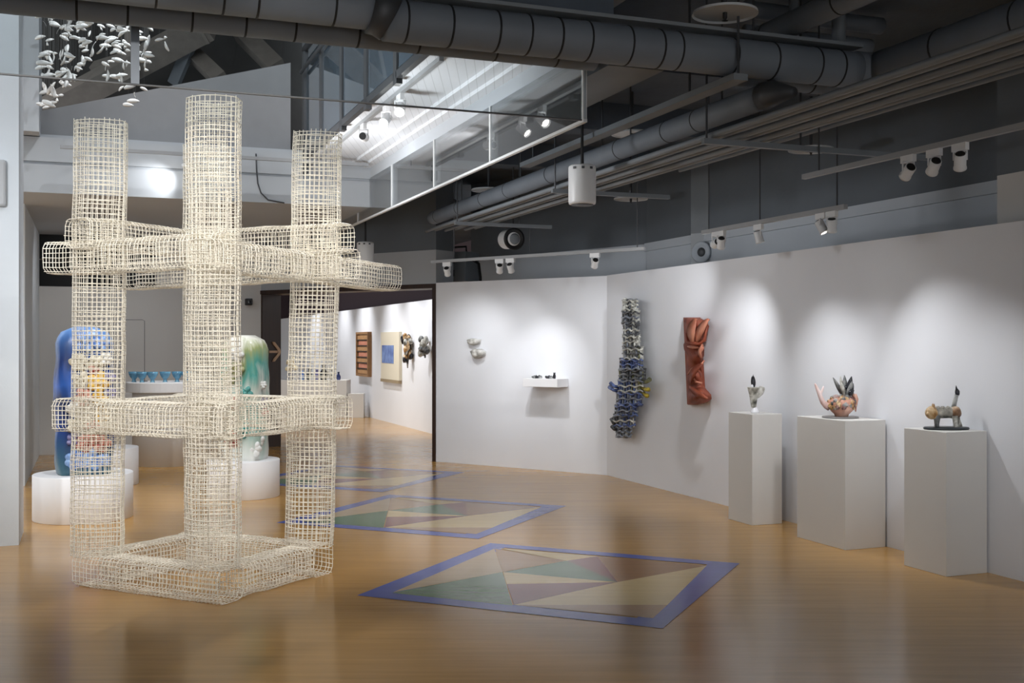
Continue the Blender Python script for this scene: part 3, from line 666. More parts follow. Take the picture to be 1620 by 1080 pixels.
def vgrad(name, stops, nscale=3.0, amt=0.25, rough=0.3, stretch=(1, 1, .35)):
    """glaze bands by height, broken up with noise (object space, metres)"""
    m = bpy.data.materials.new(name); m.use_nodes = True; nt = m.node_tree; b = nt.nodes['Principled BSDF']; b.inputs['Roughness'].default_value = rough
    tc = nt.nodes.new('ShaderNodeTexCoord'); sp_ = nt.nodes.new('ShaderNodeSeparateXYZ'); nt.links.new(tc.outputs['Object'], sp_.inputs[0])
    mp = nt.nodes.new('ShaderNodeMapping'); mp.inputs['Scale'].default_value = stretch; nt.links.new(tc.outputs['Object'], mp.inputs['Vector'])
    n = nt.nodes.new('ShaderNodeTexNoise'); n.inputs['Scale'].default_value = nscale; n.inputs['Detail'].default_value = 5; n.inputs['Distortion'].default_value = 0.6
    nt.links.new(mp.outputs['Vector'], n.inputs['Vector'])
    ma = nt.nodes.new('ShaderNodeMath'); ma.operation = 'MULTIPLY_ADD'; ma.inputs[1].default_value = amt*2; nt.links.new(n.outputs['Fac'], ma.inputs[0])
    m2 = nt.nodes.new('ShaderNodeMath'); m2.operation = 'MULTIPLY_ADD'; m2.inputs[1].default_value = 1/1.35; m2.inputs[2].default_value = -amt; nt.links.new(sp_.outputs['Z'], m2.inputs[0]); nt.links.new(m2.outputs[0], ma.inputs[2])
    r = nt.nodes.new('ShaderNodeValToRGB'); e = r.color_ramp.elements
    e[0].position = stops[0][0]; e[0].color = lin(stops[0][1]); e[1].position = stops[-1][0]; e[1].color = lin(stops[-1][1])
    for p_, c_ in stops[1:-1]: x = e.new(p_); x.color = lin(c_)
    nt.links.new(ma.outputs[0], r.inputs['Fac']); nt.links.new(r.outputs['Color'], b.inputs['Base Color'])
    return m
G_BLUE = vgrad('blue_glaze', [(0.0, (70, 110, 120)), (0.15, (50, 90, 130)), (0.28, (34, 66, 140)), (0.45, (20, 34, 70)), (0.55, (48, 100, 190)), (0.7, (24, 50, 110)), (0.85, (60, 100, 160)), (1.0, (120, 160, 214))])
st1 = stele(Vector((D1c.x+.02, D1c.y-.03, 0.41)), 0.50, 0.36, 1.345, 0.42, G_BLUE, 'tall blue ceramic stele with yellow and pink flower relief on front')
RC = {'cream': mottle('relief_cream', [(150, 140, 118), (226, 218, 196)], 16, 0.4), 'yellow': mottle('relief_yellow', [(196, 150, 50), (236, 196, 96)], 14, 0.35), 'pink': mottle('relief_pink', [(176, 104, 86), (222, 168, 148)], 14, 0.4),
      'rose': mottle('relief_rose', [(150, 76, 66), (206, 130, 112)], 14, 0.4), 'violet': mottle('relief_violet', [(70, 66, 110), (150, 146, 190)], 14, 0.3), 'sky': mottle('relief_sky', [(70, 110, 186), (150, 184, 228)], 10, 0.3), 'dark': G_BLACK,
      'teal': mottle('relief_teal', [(50, 130, 126), (120, 190, 180)], 8, 0.25), 'olive': mottle('relief_olive', [(120, 124, 80), (186, 184, 140)], 10, 0.4), 'white': mottle('relief_white', [(196, 196, 190), (240, 240, 238)], 8, 0.35)}
def flower(parent, c, r, m, seed):
    rnd = random.Random(seed); mb = MB(); c = Vector(c); n = rnd.randint(5, 7)
    for i in range(n):
        a_ = 2*PI*i/n+rnd.uniform(-.2, .2)
        mb.blob(c+Vector((math.cos(a_)*r*.6, -0.01+rnd.uniform(-.012, .012), math.sin(a_)*r*.6)), (r*.5, .028, r*.42), 8, 6, .12, seed+i, Matrix.Rotation(-a_, 3, 'Y'))
    mb.blob(c+Vector((0, -.03, 0)), r*.3, 8, 6, .1, seed+50)
    mb.build('relief_flower', m, parent, True)
fy = -0.185
for i, (x, z, r, k) in enumerate(((-.06, 1.02, .08, 'cream'), (.09, 1.0, .085, 'cream'), (.17, 1.05, .06, 'white'), (.11, .84, .10, 'yellow'), (-.04, .86, .08, 'cream'), (.12, .68, .075, 'yellow'), (-.02, .70, .085, 'pink'), (.0, .56, .09, 'cream'), (.14, .54, .07, 'yellow'), (-.1, .60, .06, 'white'), (-.08, .45, .08, 'cream'), (.06, .42, .09, 'pink'), (.17, .42, .06, 'cream'), (.0, .29, .085, 'rose'), (.14, .28, .085, 'rose'), (-.1, .32, .06, 'violet'), (.06, .15, .10, 'sky'), (-.08, .14, .09, 'sky'), (.16, .13, .06, 'sky'), (.0, 1.2, .09, 'sky'), (.14, 1.19, .07, 'sky'), (.21, .88, .05, 'violet'), (.22, .74, .05, 'violet'), (.07, .95, .05, 'rose'))):
    flower(st1, (x, fy, z), r, RC[k], 500+i*7)
G_GREEN = vgrad('green_white_glaze', [(0.0, (232, 232, 226)), (0.2, (196, 214, 204)), (0.4, (98, 168, 158)), (0.55, (216, 222, 212)), (0.68, (70, 150, 140)), (0.8, (150, 160, 110)), (0.9, (226, 226, 214)), (1.0, (240, 240, 232))], 4.5, 0.3, 0.3, (1.6, 1.6, .3))
st2 = stele(Vector((D3c.x+.02, D3c.y, 0.385)), 0.44, 0.34, 1.30, -0.25, G_GREEN, 'green and white glazed ceramic stele with rounded top')
for i, (x, y, z, r, k) in enumerate(((.0, -.17, .95, .08, 'olive'), (-.1, -.17, .85, .08, 'olive'), (.1, -.16, .70, .07, 'teal'), (.08, -.165, .55, .07, 'teal'), (-.05, -.17, .6, .08, 'rose'), (-.1, -.17, .4, .07, 'rose'), (.23, -.03, .62, .05, 'violet'), (.235, -.02, .50, .045, 'rose'), (.22, -.03, .78, .045, 'white'), (-.06, -.17, .22, .09, 'rose'), (.06, -.17, .3, .07, 'teal'), (.16, -.12, .12, .09, 'white'), (.17, -.05, .22, .08, 'white'), (.0, -.17, 1.1, .08, 'white'))):
    flower(st2, (x, y, z), r, RC[k], 900+i*7)
# cup table
Tc = at(266, 543, 14.65); Tc.z = 0
t = thing('round_table', 'white round display table with drum base holding blue cups', 'table', Tc)
MB().lathe([(0.001, 0), (.455, 0), (.455, .96), (0.001, .96)], 48).build('drum_base', mat('table_paint', (222, 220, 218), 0.6), t, True)
MB().lathe([(0.001, .96), (.53, .96), (.535, .97), (.535, 1.085), (.53, 1.09), (0.001, 1.09)], 48).build('tabletop', M_PLINTH, t)
cup_m = mottle('cup_blue', [(52, 92, 118), (96, 150, 180), (150, 196, 214)], 10, 0.2)
def cup_bm():
    return MB().lathe([(0.002, 0), (.028, 0), (.022, .012), (.018, .03), (.04, .055), (.055, .085), (.06, .115), (.055, .113), (.045, .08), (.02, .05), (.002, .045)], 18)
c0 = None
cup_w = ('leftmost', 'second', 'third', 'fourth', 'fifth', 'rightmost')
for i in range(6):
    x = -0.40+i*0.135; loc = Vector((Tc.x+x, Tc.y-.16-.10*math.sin(i*1.1), 1.09))
    if i == 0: o = c0 = cup_bm().build('blue_cup', cup_m, None, True)
    else: o = c0.copy(); COL.objects.link(o)
    o.location = loc; o.scale = (1.2, 1.2, 1.2); tag(o, '%s blue footed cup in the row on the white round table' % cup_w[i], 'cup', 'blue cups on the round table')
t = thing('wire_stand', 'thin bent black wire rising behind the blue cups', 'wire stand', Vector((at(228, 543, 14.7).x, 14.72, 1.09)))
MB().lathe([(.001, 0), (.04, 0), (.04, .008), (.001, .008)], 16).build('foot', M_STEEL, t)
MB().tube([(0, 0, 0), (0, 0, .81), (-.03, 0, .825), (-.27, 0, .825)], .004, 6).build('rod', M_STEEL, t)
# wall camera on the back-left wall
cp = at(391, 478, 16.9); pc, _ = pq(cp); t = thing('security_camera', 'small black security camera beside the brown doorway', 'camera', W(pc, QB, cp.z), ROT_A)
MB().box((0, -.02, .02), (.08, .04, .08)).build('bracket', M_LAMP, t); mb = MB(); mb.box((0, -.09, 0), (.10, .14, .10)); mb.build('housing', M_LAMPD, t, bevel=.01)
MB().lathe([(.001, 0), (.028, 0), (.025, .012), (.001, .014)], 14, (0, -.16, 0), (0, -1, 0)).build('lens', mat('lens_black', (10, 10, 12), 0.1), t)
# arrow on the door lining
aj = DL+CD*0.055; ac = aj+dn*0.24; t = thing('arrow_sign', 'pale wooden arrow pointing into the next room on the brown door lining', 'sign', Vector((ac.x, ac.y, 1.47)))
def jp(s_, z): v = dn*s_; return Vector((v.x, v.y, z))
mb = MB(); mb.extrude([jp(-.11, -.018), jp(.06, -.018), jp(.06, .018), jp(-.11, .018)], CD*.015); mb.build('shaft', M_ARROW, t)
mb = MB(); pts = [jp(-.05, .155), jp(.0, .15), jp(.10, .05), jp(.125, 0), jp(.10, -.05), jp(.0, -.15), jp(-.05, -.155), jp(-.03, -.115), jp(.05, -.04), jp(.075, 0), jp(.05, .04), jp(-.03, .115)]
n_ = len(pts)
for i in range(5): mb.extrude([pts[i], pts[i+1], pts[n_-2-i], pts[n_-1-i]], CD*.015)
mb.extrude([pts[5], pts[6], pts[7]], CD*.015)
mb.build('arrow_head', M_ARROW, t)

# ================================================================== NEXT ROOM
def nbox(px0, px1, y0, y1, d0, d1):
    a = onp(px0, y0, P2); b = onp(px1, y1, P2); qa = pq(a)[1]; qb = pq(b)[1]
    zt_ = a.z; zb_ = onp((px0+px1)/2, y1, P2).z; zt_ = onp((px0+px1)/2, y0, P2).z
    return min(qa, qb), max(qa, qb), zb_, zt_
q0, q1, zb_, zt_ = nbox(569, 588, 525, 595, 0, 0)
t = thing('wooden_shadow_box', 'tall wooden shadow box of stacked compartments on the next room wall', 'wall art', W(P2, (q0+q1)/2, zb_))
tb = Vector(t.location)
def nb(p0, p1, a, b, z0, z1): 
    mb = MB(); pbox(p0, p1, a, b, z0, z1, mb); mb.v = [tuple(Vector(v)-tb) for v in mb.v]; return mb
mb = nb(P2-.02, P2, q0, q1, zb_, zt_); mb.build('back_panel', M_WOODL, t)
fm = MB()
for s in ((P2-.09, P2-.02, q0, q0+.05, zb_, zt_), (P2-.09, P2-.02, q1-.05, q1, zb_, zt_), (P2-.09, P2-.02, q0+.05, q1-.05, zb_, zb_+.05), (P2-.09, P2-.02, q0+.05, q1-.05, zt_-.05, zt_)): pbox(*s, fm)
fm.v = [tuple(Vector(v)-tb) for v in fm.v]; fm.build('frame', mat('frame_brown', (150, 112, 74), .5, noise=.2), t)
for i in range(6):
    z = zb_+.05+(zt_-zb_-.1)*(i+1)/7; nb(P2-.085, P2-.02, q0+.05, q1-.05, z-.012, z+.012).build('shelf', mat('shelf_dark%d' % i, (58, 40, 28), .5), t)
for i in range(7):
    z = zb_+.06+(zt_-zb_-.1)*i/7; nb(P2-.07, P2-.02, q0+.10, q1-.10-.1*(i % 2), z, z+.09).build('block', M_TERRAL if i % 2 else M_WOODL, t)
q0, q1, zb_, zt_ = nbox(607, 636, 525, 600, 0, 0)
t = thing('framed_painting', 'cream canvas with one blue block on the next room wall', 'painting', W(P2, (q0+q1)/2, zb_)); tb = Vector(t.location)
nb(P2-.06, P2, q0, q1, zb_, zt_).build('canvas', mat('canvas_cream', (216, 208, 188), .7), t)
qs, qe = q0+(q1-q0)*.28, q0+(q1-q0)*.93
nb(P2-.065, P2-.06, qs, qe, zb_+(zt_-zb_)*.34, zb_+(zt_-zb_)*.72).build('blue_block', mottle('blue_patch', [(70, 90, 150), (130, 156, 206)], 5, .6), t)
nb(P2-.07, P2-.005, q0, q1, zb_-.06, zb_).build('ledge', mat('ledge_wood', (150, 132, 104), .6), t)
def hung(px, y0, y1, wd, mats, label, seed):
    c = onp(px, (y0+y1)/2, P2); q_ = pq(c)[1]; zt_ = onp(px, y0, P2).z; zb_ = onp(px, y1, P2).z; rnd = random.Random(seed)
    t = thing('hanging_sculpture', label, 'wall art', W(P2, q_, (zb_+zt_)/2)); tb = Vector(t.location)
    for i, m in enumerate(mats):
        mb = MB()
        for j in range(9):
            u = rnd.uniform(.25, 1); z = zb_+(zt_-zb_)*u; mb.blob(W(P2-rnd.uniform(.05, .18), q_+rnd.uniform(-wd, wd)*min(1, u+.2), z)-tb, (rnd.uniform(.03, .06), rnd.uniform(.03, .06), rnd.uniform(.05, .09)), 8, 6, .2, seed+j+i*30)
        mb.build('fragment_cluster', m, t, True)
    mb = MB(); mb.tube([W(P2-.1, q_, (zb_+zt_)/2)-tb, W(P2-.1, q_, zb_)-tb], [.035, .012], 8); mb.build('tail', G_GREY, t, True)
hung(653, 532, 582, .10, (G_GOLD, G_PALE, G_BLACK), 'dark and ochre fragment sculpture with hanging tail on the next room wall', 40)
hung(681, 534, 566, .10, (G_GREY, G_PALE), 'grey round wall sculpture half hidden by the door frame', 60)
# long counter with its ceramics
ct = at(497, 543, 23.9); ct.z = 0
o = MB().box((0, 0, .405), (1.5, .6, .81)).build('display_counter', M_PED, bevel=.004); o.location = ct; tag(o, 'long white display counter crowded with ceramics in the next room', 'plinth')
o = MB().box((0, 0, .26), (.34, .3, .52)).build('display_block', M_PED, bevel=.004); o.location = (ct.x+.94, ct.y-.15, 0); tag(o, 'low white block to the right of the long counter in the next room', 'plinth')
t = thing('flower_vase', 'small dark blue vase holding a cream dried flower ball', 'vase', (ct.x-.50, ct.y-.1, .81))
MB().lathe([(.002, 0), (.05, 0), (.075, .06), (.06, .12), (.035, .15), (.045, .17), (.03, .165), (.002, .1)], 16).build('vessel', mottle('vase_blue', [(24, 34, 70), (60, 80, 140)], 10, .25), t, True)
mb = MB(); rnd = random.Random(4)
for j in range(26): mb.blob(Vector((rnd.gauss(0, .07), rnd.gauss(0, .05), .30+rnd.gauss(0, .06))), rnd.uniform(.03, .05), 7, 5, .25, j)
mb.build('flower_head', mat('dry_cream', (226, 212, 176), .8), t, True)
mb = MB(); mb.tube([(0, 0, .12), (.01, 0, .25)], .01, 6); mb.build('stem', mat('stem_straw', (170, 150, 100), .8), t)
vl = ('squat white and blue jar beside the dried flowers on the counter', 'dark lumpy ceramic figure in the middle of the counter', 'blue and white ceramic pot in the middle of the counter', 'tall black ceramic bottle on the counter', 'black and white ceramic figure at the counter right end', 'small navy bowl at the counter front edge')
for i in range(6):
    loc = Vector((ct.x-.25+i*.16, ct.y-.05-.08*(i % 2), .81)); mb = MB(); s = (.8, 1.2, .9, 1.3, 1.1, .7)[i]
    if i in (1, 4):
        mb.blob((0, 0, .08*s), (.06, .05, .08*s), 10, 7, .2, i); mb.blob((.02, 0, .19*s), (.04, .04, .06*s), 9, 6, .25, i+3); mb.tube([(-.05, 0, .1*s), (-.09, 0, .2*s), (-.06, 0, .26*s)], [.025, .02, .012], 7)
    else: mb.lathe([(.002, 0), (.05*s, 0), (.07*s, .06*s), (.065*s, .12*s), (.03*s, .18*s), (.03*s, .23*s), (.04*s, .25*s), (.025*s, .24*s), (.002, .15*s)], 16)
    o = mb.build('ceramic_pot' if i not in (1, 4) else 'ceramic_figure', (RC['sky'], G_GREY, RC['violet'], G_BLACK, G_PALE, mottle('navy_bowl', [(20, 28, 60), (60, 74, 130)], 9, .25))[i], None, True); o.location = loc
    tag(o, vl[i], 'ceramics', 'ceramics on the next room counter')

# ================================================================== CEILING SERVICES
def seg(p0, p1, n): return [Vector(p0).lerp(Vector(p1), i/n) for i in range(n+1)]
def duct(A, B, r, label, cat='duct', joints=0.5, seed=0, hang=True, nm='air_duct', top=4.0):
    A = Vector(A); B = Vector(B); d = (B-A); Ln = d.length; dn_ = d.normalized(); rnd = random.Random(seed)
    t = thing(nm, label, cat, A)
    mb = MB(); n = max(2, int(Ln/0.12)); mb.tube([p-A for p in seg(A, B, n)], [r*(1+rnd.uniform(-.012, .012)) for _ in range(n+1)], 24); mb.build('pipe_run', M_DUCT, t, True)
    x = joints*rnd.uniform(.2, .8)
    while x < Ln-.05:
        mb = MB(); c = dn_*x; mb.tube([c-dn_*.006, c+dn_*.006], r*1.018, 24); mb.build('joint_band', M_BANDJ, t, True); x += joints*rnd.uniform(.35, 1.3)
    if hang:
        x = .5
        while x < Ln:
            p = A+dn_*x; mb = MB()
            mb.tube([p-A+Vector((0, 0, r)), Vector((p.x, p.y, top))-A], .008, 6); mb.build('hanger', M_STEEL, t); x += 1.9
    return t
def bline(q, z, p0, p1): return W(p0, q, z), W(p1, q, z)
def aline(p, z, q0, q1): return W(p, q0, z), W(p, q1, z)
duct(*bline(5.97, 3.40, 1.52, 4.72), 0.118, 'large grey wrapped duct crossing the ceiling above the room middle', joints=.34, seed=1)
duct(*bline(5.97, 3.455, -1.6, 1.50), 0.118, 'large grey wrapped duct along the top left edge', joints=.34, seed=2)
mb = MB(); mb.tube([W(1.44, 5.97, 3.45), W(1.50, 5.97, 3.44), W(1.56, 5.97, 3.41)], .135, 24); mb.tube([W(1.50, 5.97, 3.44), W(1.50, 5.97, 4.0)], .015, 6); mb.tube([W(1.50, 6.12, 3.44), W(1.50, 6.35, 3.62)], .02, 6); o = mb.build('duct_collar', M_STEEL, None, True); tag(o, 'dark clamp collar joining the two big ducts', 'duct collar')
duct(*bline(6.27, 3.40, -1.6, 2.95), 0.088, 'slimmer grey duct just behind the big ones', joints=.4, seed=3, hang=False)
duct(*bline(6.27, 3.39, 3.95, 4.78), 0.088, 'short grey duct stub under the right end of the big duct', joints=.35, seed=4)
duct(*aline(4.86, 3.40, 2.2, 5.88), 0.125, 'dark grey duct running to the top right corner', seed=5)
mb = MB(); mb.tube([W(4.70, 5.97, 3.40), W(4.80, 5.97, 3.40), W(4.86, 5.94, 3.40), W(4.86, 5.86, 3.40)], .124, 24); o = mb.build('duct_elbow', M_DUCT, None, True); tag(o, 'rounded grey elbow where the big duct turns to the right', 'duct elbow')
duct(*aline(4.05, 3.19, 6.05, 13.4), 0.083, 'long grey duct running away beside the glass barrier', seed=6, joints=1.2)
duct(*aline(4.22, 3.66, 2.6, 6.4), 0.08, 'slim grey pipe rising to the top edge above the big duct', seed=7, joints=1.0)
duct(*bline(6.5, 3.90, 4.2, 5.35), 0.06, 'upper short pale pipe near the top edge', seed=8, joints=9, hang=False)
duct(*bline(6.5, 3.74, 4.2, 5.25), 0.055, 'lower short pale pipe near the top edge', seed=9, joints=9, hang=False)
for i, (px, lab) in enumerate(((1256, 'thinner dark vertical pipe dropping from the ceiling near top right'), (1327, 'thicker vertical pipe dropping from the ceiling near top right'))):
    c = at(px, 60, 7.3); mb = MB(); mb.tube([Vector((c.x, c.y, 3.50)), Vector((c.x, c.y, 4.0))], (.033, .045)[i], 14); o = mb.build('drop_pipe', M_PIPE, None, True); tag(o, lab, 'pipe')
mb = MB(); pbox(1.6, 4.7, 5.88, 6.10, 3.53, 3.552, mb); o = mb.build('cable_tray', M_PIPE); tag(o, 'flat grey cable tray lying on top of the big duct', 'cable tray')
mb = MB(); mb.tube([W(4.05, 6.045, 3.19), W(4.05, 5.95, 3.19), W(4.07, 5.75, 3.16)], [.09, .085, .03], 20); o = mb.build('duct_reducer', M_STEEL, None, True); tag(o, 'dark tapered end piece of the long grey duct', 'duct end')
# conduits: a flat bundle on trapeze brackets
cnd = None
for i in range(6):
    A, B = aline(3.90+i*0.095, 3.0+0.012*(i % 2), 2.4, 13.2-.1*i)
    o = MB().tube(seg(A, B, 8), .021, 10).build('conduit', M_PIPE, None, True); tag(o, 'one of six parallel grey conduits hung in a flat bundle under the ceiling', 'conduit', 'parallel ceiling conduits')
br = ('nearest', 'middle', 'farthest')
for i, q in enumerate((6.42, 9.0, 11.8)):
    t = thing('conduit_bracket', '%s trapeze bracket carrying the grey conduits' % br[i], 'bracket', W(4.1, q, 2.96), 0, 'conduit trapeze brackets')
    b0_ = Vector(t.location); mb = MB(); pbox(3.82, 5.0 if i != 0 else 5.8, q-.02, q+.02, 2.935, 2.972, mb); mb.v = [tuple(Vector(v)-b0_) for v in mb.v]; mb.build('crossbar', M_PIPE, t)
    for p in (3.85, 4.6): mb = MB(); mb.tube([W(p, q, 2.96)-b0_, W(p, q, 4.0)-b0_], .008, 6); mb.build('hanger', M_STEEL, t)
A, B = aline(4.77, 3.10, 2.2, 8.4); o = MB().tube(seg(A, B, 6), .016, 8).build('sprinkler_pipe', M_PIPE, None, True); tag(o, 'single thin grey pipe running between conduits and right wall', 'pipe')
t = thing('support_channel', 'grey support channel slung under the two crossing ducts', 'support channel', W(3.72, 5.86, 3.2)); b0_ = Vector(t.location)
mb = MB(); pbox(3.67, 3.77, 5.80, 9.4, 3.215, 3.255, mb); mb.v = [tuple(Vector(v)-b0_) for v in mb.v]; mb.build('channel', M_PIPE, t)
for q in (5.83, 6.42, 9.2): mb = MB(); mb.tube([W(3.72, q, 3.25)-b0_, W(3.72, q, 4.0)-b0_], .009, 6); mb.build('hanger', M_STEEL, t)
# sprinkler shields
for i, (px, py, Y, lab) in enumerate(((1147, 20, 6.7, 'round sprinkler shield at the top edge above the big duct'), (1000, 211, 10.5, 'round sprinkler shield over the long grey duct'), (1283, 236, 9.7, 'round sprinkler shield in front of the dark right wall'), (998, 314, 12.9, 'round sprinkler shield beyond the white pendant speaker'), (773, 300, 12.6, 'round sprinkler shield close to the glass barrier'))):
    c = at(px, py, Y); t = thing('sprinkler_shield', lab, 'sprinkler', c, 0, 'round sprinkler heat shields')
    if i == 0: c0s = c
    MB().lathe([(.001, 0), (.19, 0.0), (.20, -.012), (.197, .004), (.10, .02), (.001, .026)], 32).build('disc', mat('disc_grey%d' % i, (205, 208, 210), .5), t)
    mb = MB(); mb.tube([(0, 0, .02), (0, 0, 4.0-c.z)], .014, 8); mb.build('stem', M_STEEL, t)
    mb = MB(); mb.lathe([(.001, 0), (.014, 0), (.014, -.03), (.006, -.045), (.02, -.05), (.001, -.052)], 10); mb.build('sprinkler_head', M_LAMPD, t)
# pendant speakers
def pendant(px, py, Y, lab, top):
    c = at(px, py, Y); t = thing('pendant_speaker', lab, 'speaker', c, 0, 'white pendant speakers')
    MB().lathe([(.001, .155), (.09, .155), (.104, .147), (.108, .135), (.108, -.13), (.104, -.147), (.09, -.152), (.001, -.152)], 32).build('housing', M_LAMP, t, True)
    MB().lathe([(.001, -.153), (.088, -.153), (.088, -.158), (.001, -.158)], 24).build('grille', M_LAMPD, t)
    for a_ in (-2.2, -1.57, -0.94): MB().box((.108*math.cos(a_), .108*math.sin(a_), .125), (.022, .012, .018), a_+PI/2).build('mounting_clip', M_STEEL, t)
    mb = MB(); mb.tube([(0, 0, .15), (0, 0, .25), (0, 0, top-c.z)], [.014, .012, .010], 8); mb.build('rod', M_LAMPD, t)
pendant(921, 293, 8.6, 'white cylindrical pendant speaker hanging below the glass barrier', 4.0)
pendant(578, 402, 14.0, 'white pendant speaker half hidden by the lattice beam end', 3.9)
c = at(812, 378, 13.2); t = thing('horn_speaker', 'grey horn loudspeaker with dark round mouth above the centre wall', 'speaker', c)
ax = Vector((.42, -.9, -.05)).normalized()
MB().lathe([(.001, -.22), (.10, -.22), (.115, -.20), (.12, .0), (.125, .02)], 28, (0, 0, 0), ax).build('housing', M_LAMP, t, True)
MB().lathe([(.001, .0), (.07, .005), (.11, .022), (.132, .026), (.132, .0)], 28, ax*.01, ax).build('rim', M_LAMPD, t, True)
MB().lathe([(.001, .03), (.05, .03), (.066, .02)], 20, ax*.02, ax).build('cone', M_PIPE, t, True)
mb = MB(); mb.tube([(0, .05, .10), (0, .05, 4.0-c.z)], .01, 6); mb.box((.02, .02, .15), (.34, .02, .015)); mb.tube([(.2, 0, .15), (.2, 0, -.15)], .006, 6); mb.build('bracket', M_STEEL, t)
# round vent on the pilaster
vc = (b0+b1)/2; vc = Vector((vc.x, vc.y-.02, at(1107, 399, 12.65).z)); pn = Vector(((b1-b0).y, -(b1-b0).x, 0)).normalized()
t = thing('wall_speaker', 'round grey wall speaker on the pale pilaster behind the track lamps', 'speaker', vc)
MB().lathe([(.001, 0), (.12, 0), (.125, .03), (.10, .05), (.085, .02), (.001, .015)], 28, (0, 0, 0), pn).build('ring', M_BAND, t, True)
MB().lathe([(.001, .02), (.05, .025), (.055, .015)], 20, (0, 0, 0), pn).build('cone', M_STEEL, t, True)
# air unit over the doorway's right end
ac_ = at(720, 420, 15.7); t = thing('air_unit', 'grey metal air unit with dark slots above the doorway corner', 'air conditioner', Vector((ac_.x, ac_.y, 2.47)), ROT_C)
MB().box((0, 0, .21), (.62, .32, .42)).build('casing', M_PIPE, t, bevel=.008)
for dz in (.12, .30): MB().box((-.06, -.165, dz), (.34, .02, .09)).build('slot', M_BLACKP, t)
mb = MB(); mb.tube([(.33, 0, .3), (.42, 0, .25), (.45, 0, .05), (.45, 0, -.05)], .02, 8); mb.tube([(.2, 0, .42), (.2, 0, .50), (-.2, 0, .50), (-.2, 0, .42)], .015, 8); mb.build('hose', M_LAMPD, t, True)

# glass smoke barriers round the void
gb = MB(); pbox(PV-.012, PV, 6.5, QF+1.5, 3.05, 3.50, gb); t = thing('glass_barrier', 'hanging glass smoke barrier along the right edge of the void', 'glass barrier', W(PV, 6.5, 3.05)); b_ = Vector(t.location)
gb.v = [tuple(Vector(v)-b_) for v in gb.v]; gb.build('pane', M_GLASS, t)
for q in (6.52, 8.3, 9.85, 11.4, 13.0): mb = MB(); pbox(PV-.02, PV+.008, q-.014, q+.014, 3.05, 3.50, mb); mb.v = [tuple(Vector(v)-b_) for v in mb.v]; mb.build('joint_strip', M_POST, t)
mb = MB(); pbox(PV-.02, PV+.008, 6.5, QF+1.5, 3.036, 3.056, mb); mb.v = [tuple(Vector(v)-b_) for v in mb.v]; mb.build('bottom_rail', M_POST, t)
t = thing('glass_barrier', 'hanging glass smoke barrier across the near edge of the void', 'glass barrier', W(PV, 6.5, 3.05)); b_ = Vector(t.location)
mb = MB(); pbox(-2.6, PV-.03, 6.50, 6.512, 3.05, 3.62, mb); mb.v = [tuple(Vector(v)-b_) for v in mb.v]; mb.build('pane', glass_mat('front_glass', (240, 243, 244), 0.55), t)
mb = MB(); pbox(-2.6, PV-.03, 6.496, 6.516, 3.044, 3.052, mb); mb.v = [tuple(Vector(v)-b_) for v in mb.v]; mb.build('bottom_rail', M_STEEL, t)
mb = MB(); pbox(.205, .25, 6.49, 6.52, 3.05, 3.62, mb); mb.v = [tuple(Vector(v)-b_) for v in mb.v]; mb.build('joint_strip', M_DUCT, t)

# upstairs: glass balustrade, spot track, rafters
M_STEP = mat('step_grey', (88, 92, 97), .7)
t = thing('balustrade', 'glass balustrade with dark posts along the upper walkway edge', 'balustrade', W(PB, 12.3, 3.68)); b_ = Vector(t.location)
def loc_(mb): mb.v = [tuple(Vector(v)-b_) for v in mb.v]; return mb
bq = [12.33, 11.35, 10.35, 9.35, 8.35, 7.3]
for i, q_ in enumerate(bq):
    mb = MB(); pbox(PB-.05, PB, q_-.05, q_+.05, 3.62 if i else 3.50, 4.87, mb); loc_(mb).build('post', M_STEEL, t)
    if i < 5:
        mb = MB(); pbox(PB-.035, PB-.02, bq[i+1]+.07, q_-.07, 3.74, 4.74, mb); loc_(mb).build('glass_panel', M_GLASSB, t)
        mb = MB(); pbox(PB-.05, PB, bq[i+1]+.02, q_-.02, 3.66, 3.72, mb); loc_(mb).build('bottom_rail', M_STEEL, t)
mb = MB(); mb.tube([W(PB-.03, 12.36, 4.89), W(PB-.03, 7.25, 4.89)], .035, 10); loc_(mb).build('handrail', M_STEEL, t, True)
mb = MB(); mb.tube([W(PB-.08, 12.3, 4.62), W(PB-.08, 7.25, 4.62)], .02, 8); loc_(mb).build('handrail', M_STEEL, t, True)
M_RAFT = mat('rafter_paint', (112, 106, 100), .8, noise=.15)
for i, (x0, y0, x1, y1, wd) in enumerate(((70, 178, 330, 40, .22), (276, 130, 312, 45, .10), (298, 78, 350, 128, .14), (150, 110, 330, 55, .12), (380, 50, 440, 110, .16), (210, 20, 208, 130, .10))):
    A_ = at(x0, y0, 15.2); B_ = at(x1, y1, 14.6); mb = MB(); mb.tube([A_, B_], wd, 4); o = mb.build('rafter', M_RAFT if i != 1 else M_PIPE); tag(o, ('long low rafter slanting up behind the hanging leaves', 'short pale strut crossing the roof rafters', 'short rafter slanting down right of the pale strut', 'upper rafter slanting behind the hanging leaves', 'rafter slanting down beside the glass balustrade', 'upright roof post behind the hanging leaves')[i], 'rafter')
